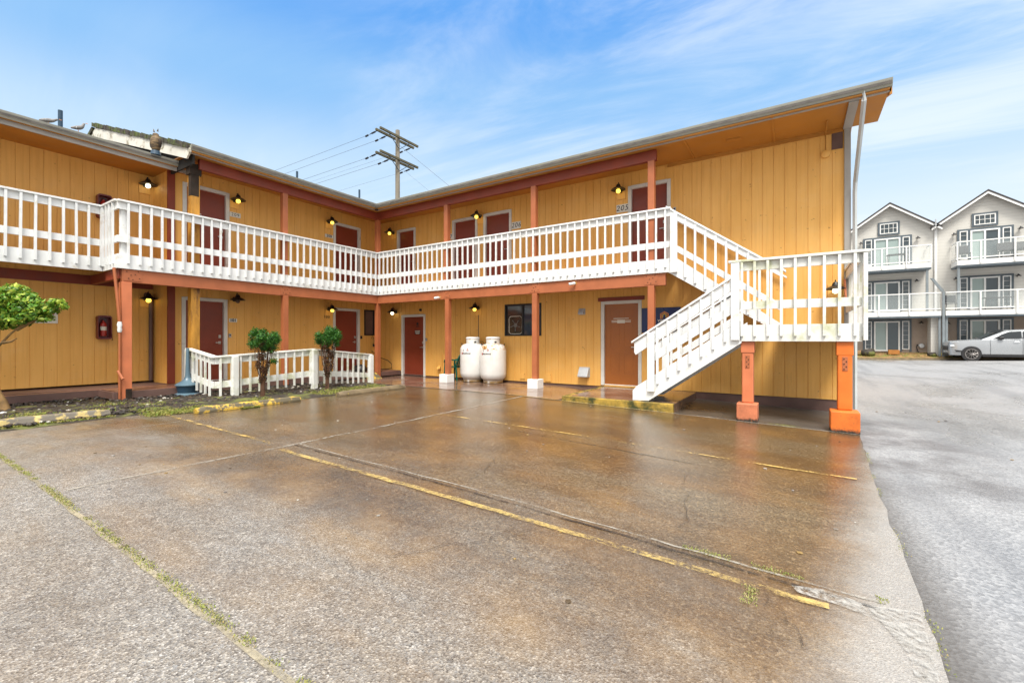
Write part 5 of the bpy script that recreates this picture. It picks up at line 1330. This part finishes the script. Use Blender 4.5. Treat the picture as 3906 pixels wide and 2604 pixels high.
for x, z, where in ((15.22,7.60,'top floor of the left townhouse, left of its window'), (18.04,7.62,'top floor of the left townhouse, right of its window'), (19.68,7.62,'top floor of the right townhouse, left of its window'), (22.45,7.64,'top floor of the right townhouse, right of its window'), (17.98,4.93,'middle floor of the left townhouse'), (19.76,4.92,'middle floor of the right townhouse, half behind a post'), (22.36,4.92,'middle floor of the right townhouse at the picture edge'), (18.20,2.29,'ground floor of the left townhouse above the meter'), (19.42,2.22,'ground floor of the right townhouse above the car nose')):
    if wl is None:
        wl = empty('porch_lamp'); MB().box(-.03,.03,-.03,0,-.05,.05).build('wall_mount','ink',wl); MB().tube([(0,-.02,.03),(0,-.10,.12),(0,-.16,.08)], .015, 6).build('arm','ink',wl); MB().lathe((0,-.16,0), [(0,.09),(.04,.08),(.07,.02),(.14,-.02),(0,-.02)], 14).build('shade','ink',wl); MB().lathe((0,-.16,-.06), [(0,0),(.035,.01),(.04,.038),(0,.038)], 10).build('bulb','offwhite',wl); c = wl
    else: c = copy_tree(wl)
    c.location = TH(x, .04, z); tag(c, 'black barn style lamp on the '+where, 'wall lamp', 'barn lamps on the townhouses')
# meter, box, rocks, kerb
o_ = MB(TH).lathe((18.22,.04,.86), [(0,0),(.15,0),(.15,.08),(.12,.16),(0,.17)], 18, 'y').build('gas_meter', 'galv', smooth=True); MB(TH).tube([(18.08,.05,.84),(18.02,.1,.95),(17.98,.1,.8),(18.05,.1,.5),(18.12,.06,.42)], .025, 6).build('meter_pipe', 'ink', o_); tag(o_, 'round grey meter with dark pipe on the townhouse ground floor wall', 'meter')
o_ = MB().box(16.55, 17.10, 26.72, 27.0, .32, .60).build('planter_box', 'mulchwood', bevel=.01); MB().box(16.6, 17.05, 26.77, 26.95, .601, .61).build('planter_soil', 'soil', o_); tag(o_, 'orange wooden planter box in front of the ground floor sliding door', 'planter')
mb = MB(); nx = 26
for j in range(6):
    for i in range(nx+1):
        x = 12+14*i/nx; y = 25.9+1.5*j/5; z = g(x, 25.9)+.12+(.30*j/5)*(1 if x < 24 else 1)+.04*mnoise.noise(Vector((x*2, y*3, 0)))*(j > 0); mb.v.append((x, y, z))
for j in range(5):
    for i in range(nx): a = j*(nx+1)+i; mb.f.append([a, a+1, a+nx+2, a+nx+1])
M['mulch'] = paint('mulch_and_moss', (.30,.17,.07), .9, .35, 4, dirt=(.16,.17,.04), dscale=3, dthr=(.5,.6), bump=.8)
o = mb.build('verge', 'mulch', recalc=False); tag(o, kind='structure')
mb = MB()
for i in range(nx): 
    x0, x1 = 12+14*i/nx, 12+14*(i+1)/nx
    mb.extr([(x0,25.78,g(x0,25.8)-.05),(x0,25.9,g(x0,25.8)-.05),(x0,25.9,g(x0,25.8)+.13),(x0,25.80,g(x0,25.8)+.13)], (x1-x0,0,g(x1,25.8)-g(x0,25.8)))
o = mb.build('kerb', 'greykerb'); tag(o, kind='structure')
for k, (x, y, r_, mt, lab) in enumerate(((15.55,26.5,(.42,.3,.28),'soil','dark mossy boulder by the left sliding door'), (15.1,26.6,(.25,.2,.2),'mulch','small brown boulder partly behind the landing rail'), (18.55,26.4,(.22,.18,.16),'soil','low dark rock beside the townhouse side wall'))):
    o_ = blob('garden_boulder', (x, y, .25), r_, mt, k*3.3); tag(o_, lab, 'rock')
gr = random.Random(77)
def vreg(r_):
    x = 14.5+9*r_.random(); y = 26.0+1.2*r_.random(); return x, y, g(x, 25.9)+.14+.2*(y-25.9)
blades('verge_grass', 1100, vreg, .05, 'grass', 12, 'patchy yellow green grass on the verge before the townhouses', 'grass', .012)
# balcony furniture
def patio(loc, lab, kind, s=1.0):
    r = empty('patio_'+kind, loc); w, d_ = .28*s, .25*s; zt_ = .45 if kind == 'chair' else .70
    if kind == 'table': w, d_ = .5*s, .35*s
    MB().box(-w, w, -d_, d_, zt_-.03, zt_).build('top' if kind == 'table' else 'seat', 'ink', r)
    for sx in (-1, 1):
        for sy in (-1, 1): MB().tube([(sx*w*.9, sy*d_*.9, 0), (sx*w*.85, sy*d_*.85, zt_-.031)], .018, 5).build('leg', 'ink', r)
    if kind == 'chair':
        MB().extr([(-w,d_*.9,zt_+.05),(w,d_*.9,zt_+.05),(w,d_*1.2,.95),(-w,d_*1.2,.95)], (0,.03,0)).build('backrest', 'ink', r)
    tag(r, lab, kind); return r
patio((16.95,26.6,5.89), 'small dark patio table on the top balcony of the left townhouse', 'table')
patio((19.95,26.6,5.89), 'small dark patio chair at the left end of the right top balcony', 'chair'); patio((22.35,26.6,5.89), 'large dark wicker chair at the right end of the top balcony', 'chair', 1.5)
patio((19.4,26.6,2.97), 'dark patio chair at the left end of the right middle balcony', 'chair'); patio((21.3,26.6,2.97), 'long dark patio table on the right middle balcony', 'table', 1.2)
patio((21.75,26.6,5.89), 'dark wicker chair beside the larger one on the right top balcony', 'chair', 1.2)

# ------------------------------------------------------------------ parked car
M['carpaint'] = paint('silver_car_paint', (.42,.44,.46), .25, .03, 1, metal=.45, bump=0)
M['cartrim'] = paint('black_car_trim', (.02,.02,.022), .5, .1)
M['carglass'] = glassy('tinted_car_glass', (.03,.035,.04), .05, 0, .45)
M['tyre'] = paint('rubber', (.035,.032,.03), .8, .2)
M['rim'] = paint('alloy_rim', (.32,.30,.29), .35, .1, metal=.6)
M['headlight'] = glassy('headlight_lens', (.75,.78,.80), .08)
car = empty('parked_car', (18.9, 24.45, g(20.5,24.5)+.0)); car.scale = (1.0, 1.0, 1.05); CZ = car.location.z
tag(car, 'silver compact SUV parked along the kerb, nose pointing left', 'car')
# local: x back from the nose (0..4.5), y across (0 near side .. 1.8), z up
S = [ # x, half width, z bottom, z mid(shoulder), z top(hood/belt)
 (0.00,.58,.36,.66,.90), (.06,.72,.24,.70,.99), (.25,.83,.22,.74,1.03), (.60,.88,.22,.76,1.06), (1.10,.90,.22,.79,1.10), (1.55,.90,.22,.80,1.12), (2.4,.90,.22,.82,1.14), (3.5,.90,.22,.84,1.16), (4.3,.89,.24,.86,1.17), (4.65,.84,.30,.84,1.13), (4.82,.74,.40,.76,1.0)]
mb = MB(); rings = []
for x, hw, zb, zm, zt_ in S:
    c = .92; sec = [(-hw*.80,zb),(-hw*.97,zb+.06),(-hw,zm-.18),(-hw*1.0,zm),(-hw*.95,zt_-.06),(-hw*.80,zt_),(0,zt_+.02),(hw*.80,zt_),(hw*.95,zt_-.06),(hw,zm),(hw,zm-.18),(hw*.97,zb+.06),(hw*.80,zb)]
    rings.append([mb.pt((x, c+a, b_)) for a, b_ in sec])
for A, B in zip(rings, rings[1:]):
    for k in range(len(A)): mb.f.append([A[k], A[(k+1) % len(A)], B[(k+1) % len(A)], B[k]])
mb.f.append(rings[0][::-1]); mb.f.append(rings[-1])
# cut wheel arches with boolean-free approach: dark arch discs set into the side
body = mb.build('body', 'carpaint', car, smooth=True)
ss = body.modifiers.new('sub', 'SUBSURF'); ss.levels = 2; ss.render_levels = 2
gh = [(1.32,.72,1.08,1.11),(1.85,.76,1.11,1.38),(2.28,.74,1.12,1.57),(2.95,.72,1.13,1.61),(3.7,.71,1.14,1.58),(4.35,.70,1.14,1.43),(4.65,.70,1.10,1.15)]
mb = MB(); rings = []
for x, hw, zb, zt_ in gh:
    h_ = zt_-zb; sec = [(-hw-.08,zb-.03),(-hw-.04,zb+h_*.45),(-hw+.04,zb+h_*.88),(-hw+.16,zt_),(0,zt_+.02),(hw-.16,zt_),(hw-.04,zb+h_*.88),(hw+.04,zb+h_*.45),(hw+.08,zb-.03)]
    rings.append([mb.pt((x, .92+a, b_)) for a, b_ in sec])
for A, B in zip(rings, rings[1:]):
    for k in range(len(A)-1): mb.f.append([A[k], A[k+1], B[k+1], B[k]])
mb.build('cabin', 'carpaint', car, smooth=True)
def side_glass(pts, name='side_window'):
    for sy in (0, 1):
        mb = MB()
        def P(x, z):
            t = max(0, min(1, (z-1.10)/.42)); y = .075+.10*t; return (x, y-.012 if sy == 0 else 1.84-y+.012, z)
        A = [P(x, z) for x, z in pts]; mb.extr(A, (0, .01 if sy == 0 else -.01, 0)); mb.build(name, 'carglass', car)
side_glass([(1.80,1.18),(2.80,1.19),(2.80,1.52),(2.36,1.50),(2.08,1.38)]); side_glass([(2.87,1.19),(3.66,1.20),(3.66,1.50),(2.87,1.52)]); side_glass([(3.73,1.21),(4.25,1.25),(4.02,1.43),(3.73,1.48)])
mb = MB(); ws = [(1.34,.26,1.15),(1.85,.27,1.44),(2.26,.40,1.62)]
for (xa, ya, za), (xb, yb, zb_) in zip(ws, ws[1:]): mb.extr([(xa,ya,za),(xa,1.84-ya,za),(xb,1.84-yb,zb_),(xb,yb,zb_)], (-.006,0,.010))
mb.build('windscreen', 'carglass', car)
for x in (.88, 3.78):
    for y, s_ in ((.03, 1), (1.81, -1)):
        MB().lathe((x, y-.033*s_, .345), [(0,0),(.395,0),(.41,.03*s_),(.41,.06*s_),(0,.06*s_)], 32, 'y').build('wheel_arch', 'cartrim', car)
        w = MB().lathe((x, y-.045*s_, .335), [(0,.0),(.29,0),(.325,.02*s_),(.335,.06*s_),(.335,.2*s_),(0,.2*s_)], 32, 'y').build('wheel', 'tyre', car, smooth=True)
        MB().lathe((x, y-.047*s_, .335), [(.235,0),(.26,-.004*s_),(.265,.004*s_),(.235,.004*s_),(.235,0)], 28, 'y').build('rim', 'rim', w, smooth=True)
        mb = MB()
        for k in range(10):
            a = R(36*k+5); mb.tube([(x+.03*math.cos(a), y-.050*s_, .335+.03*math.sin(a)), (x+.24*math.cos(a+.10), y-.050*s_, .335+.24*math.sin(a+.10))], .015, 5)
        mb.lathe((x, y-.054*s_, .335), [(0,0),(.04,0),(.04,.01*s_),(0,.01*s_)], 12, 'y'); mb.build('spokes', 'rim', w)
mb = MB(); mb.box(1.30, 3.35, .0, .05, .20, .34); mb.box(1.30, 3.35, 1.79, 1.835, .20, .32); mb.build('sill_trim', 'cartrim', car, bevel=.01)
mb = MB(); mb.box(-.02, .10, .42, 1.42, .52, .76); mb.build('grille', 'cartrim', car, bevel=.03)
mb = MB(); mb.box(-.01, .12, .40, 1.44, .24, .38); mb.build('lower_grille', 'cartrim', car, bevel=.03)
for y0, y1 in ((.10,.40), (1.44,1.74)): MB().extr([(.055,y0+.08,.80),(.05,y1,.78),(.05,y1,.72),(.07,y0+.05,.73)], (.22 if y0 < 1 else .22, -.04 if y0 < 1 else .04, .04)).build('headlight', 'headlight', car, bevel=.01)
mb = MB(); mb.extr([(.20,.055,.55),(.55,.010,.50),(.60,.010,.42),(.45,.015,.44),(.28,.05,.45)], (0,.03,0)); mb.build('bumper_vent', 'cartrim', car)
for y, s_ in ((-.06, 1), (1.90, -1)): MB().box(1.92, 2.12, min(y, y+.13*s_), max(y, y+.13*s_), 1.10, 1.24).build('wing_mirror', 'cartrim', car, bevel=.03)
for x in (1.62, 2.83, 3.69):
    MB().box(x-.004, x+.004, .008, .018, .34, 1.10).build('door_gap', 'cartrim', car)
for x in (2.60, 3.48): MB().tube([(x-.1,.012,.98),(x-.08,-.012,.985),(x+.08,-.012,.985),(x+.1,.012,.98)], .012, 6).build('door_handle', 'carpaint', car, smooth=True)
MB().extr([(1.75,.07,1.16),(4.4,.06,1.21),(4.4,.06,1.23),(1.75,.07,1.18)], (0,.012,0)).build('belt_trim', 'cartrim', car)

# ------------------------------------------------------------------ world, sun, camera
W = bpy.data.worlds.new('World'); SC.world = W; W.use_nodes = True
nt = W.node_tree; n = N(nt); bg = nt.nodes['Background']
SUN_EL, SUN_AZ = R(60), R(200)
sky = n.n('ShaderNodeTexSky'); sky.sky_type = 'NISHITA'; sky.sun_disc = False; sky.sun_elevation = SUN_EL
sundir = Vector((.42, -.75, 0)).normalized()          # horizontal direction towards the sun
sky.sun_rotation = math.atan2(sundir.x, sundir.y)
sky.air_density = 1.0; sky.dust_density = 1.0; sky.ozone_density = 2.0
tc = n.n('ShaderNodeTexCoord').outputs['Generated']
sx = n.sep(tc)
zc = n.math('MAXIMUM', sx[2], .0); den = n.math('ADD', zc, .12)
cmb = n.n('ShaderNodeCombineXYZ'); n.l(n.math('DIVIDE', sx[0], den), cmb.inputs[0]); n.l(n.math('DIVIDE', sx[1], den), cmb.inputs[1])
pv = cmb.outputs[0]
warp = n.noise(pv, .5, 3, .5)
st1 = n.noise(n.map(pv, (.55,2.0,1), rot=(0,0,R(-28))), .9, 9, .62, 1.6)
st2 = n.noise(n.map(pv, (.8,1.0,1), loc=(3.1,1.7,0), rot=(0,0,R(-10))), .55, 5, .55, .6)
cl = n.math('MULTIPLY', n.rng(st1, .36, .66, 0, 1, True), n.rng(st2, .36, .58, .12, 1, True))
blue = n.ramp(sx[2], [(0,(4.6,4.95,5.25)), (.20,(4.1,4.7,5.25)), (.32,(3.0,4.05,5.1)), (.46,(1.5,2.95,4.9)), (.60,(.60,2.05,4.8)), (.68,(.60,2.0,4.8)), (.82,(7.5,8.2,9.0)), (1,(11.5,11.8,12.0))])  # topmost stops, out of view, brightened to add neutral light from overhead
blue.node.color_ramp.interpolation = 'EASE'
mixsky = n.mix(.88, sky.outputs[0], blue)
mixsky = n.mix(n.math('MULTIPLY', cl, .54), mixsky, (4.9,5.2,5.45))
# bright cloud deck added out of view behind the camera to light the facades
back = n.math('ADD', n.math('MULTIPLY', sx[0], -.5395), n.math('MULTIPLY', sx[1], .842))
deck = n.math('MULTIPLY', n.rng(back, .25, -.15, 0, 1, True), n.rng(sx[2], .0, .12, .6, 1))
deckfill = n.ramp(n.noise(pv, .8, 6), [(.3,(3.4,3.4,3.5)), (.7,(4.8,4.75,4.6))])
deckfill = n.mix(n.rng(sx[2], .25, .85, 0, 1, True), deckfill, (12.5,12.3,12.0))
mixsky = n.mix(deck, mixsky, deckfill)
n.l(mixsky, bg.inputs[0]); bg.inputs[1].default_value = .10
sun = bpy.data.lights.new('sun', 'SUN'); sun.energy = 2.3; sun.angle = R(20); sun.color = (1, .95, .87)
so_ = bpy.data.objects.new('sun', sun); COL.objects.link(so_)
sd = Vector((sundir.x*math.cos(SUN_EL), sundir.y*math.cos(SUN_EL), math.sin(SUN_EL)))
so_.rotation_euler = sd.to_track_quat('Z', 'Y').to_euler()
cd = bpy.data.cameras.new('camera'); co = bpy.data.objects.new('camera', cd); COL.objects.link(co); SC.camera = co
co.location = (11.5695, -9.8593, 1.25)
fw = Vector((-.5395, .842, 0)).normalized(); co.rotation_euler = (-fw).to_track_quat('Z', 'Y').to_euler()
cd.sensor_width = 36; cd.lens = 1687/3906*36; cd.shift_y = -7/3906; cd.clip_end = 3000; cd.clip_start = .05
SC.view_settings.view_transform = 'Standard'; SC.view_settings.look = 'None'; SC.view_settings.exposure = 1.05; SC.view_settings.gamma = 1
SC.render.engine = 'CYCLES'
SC.cycles.use_denoising = True
SC.cycles.max_bounces = 8; SC.cycles.diffuse_bounces = 2
SC.cycles.sample_clamp_indirect = 6
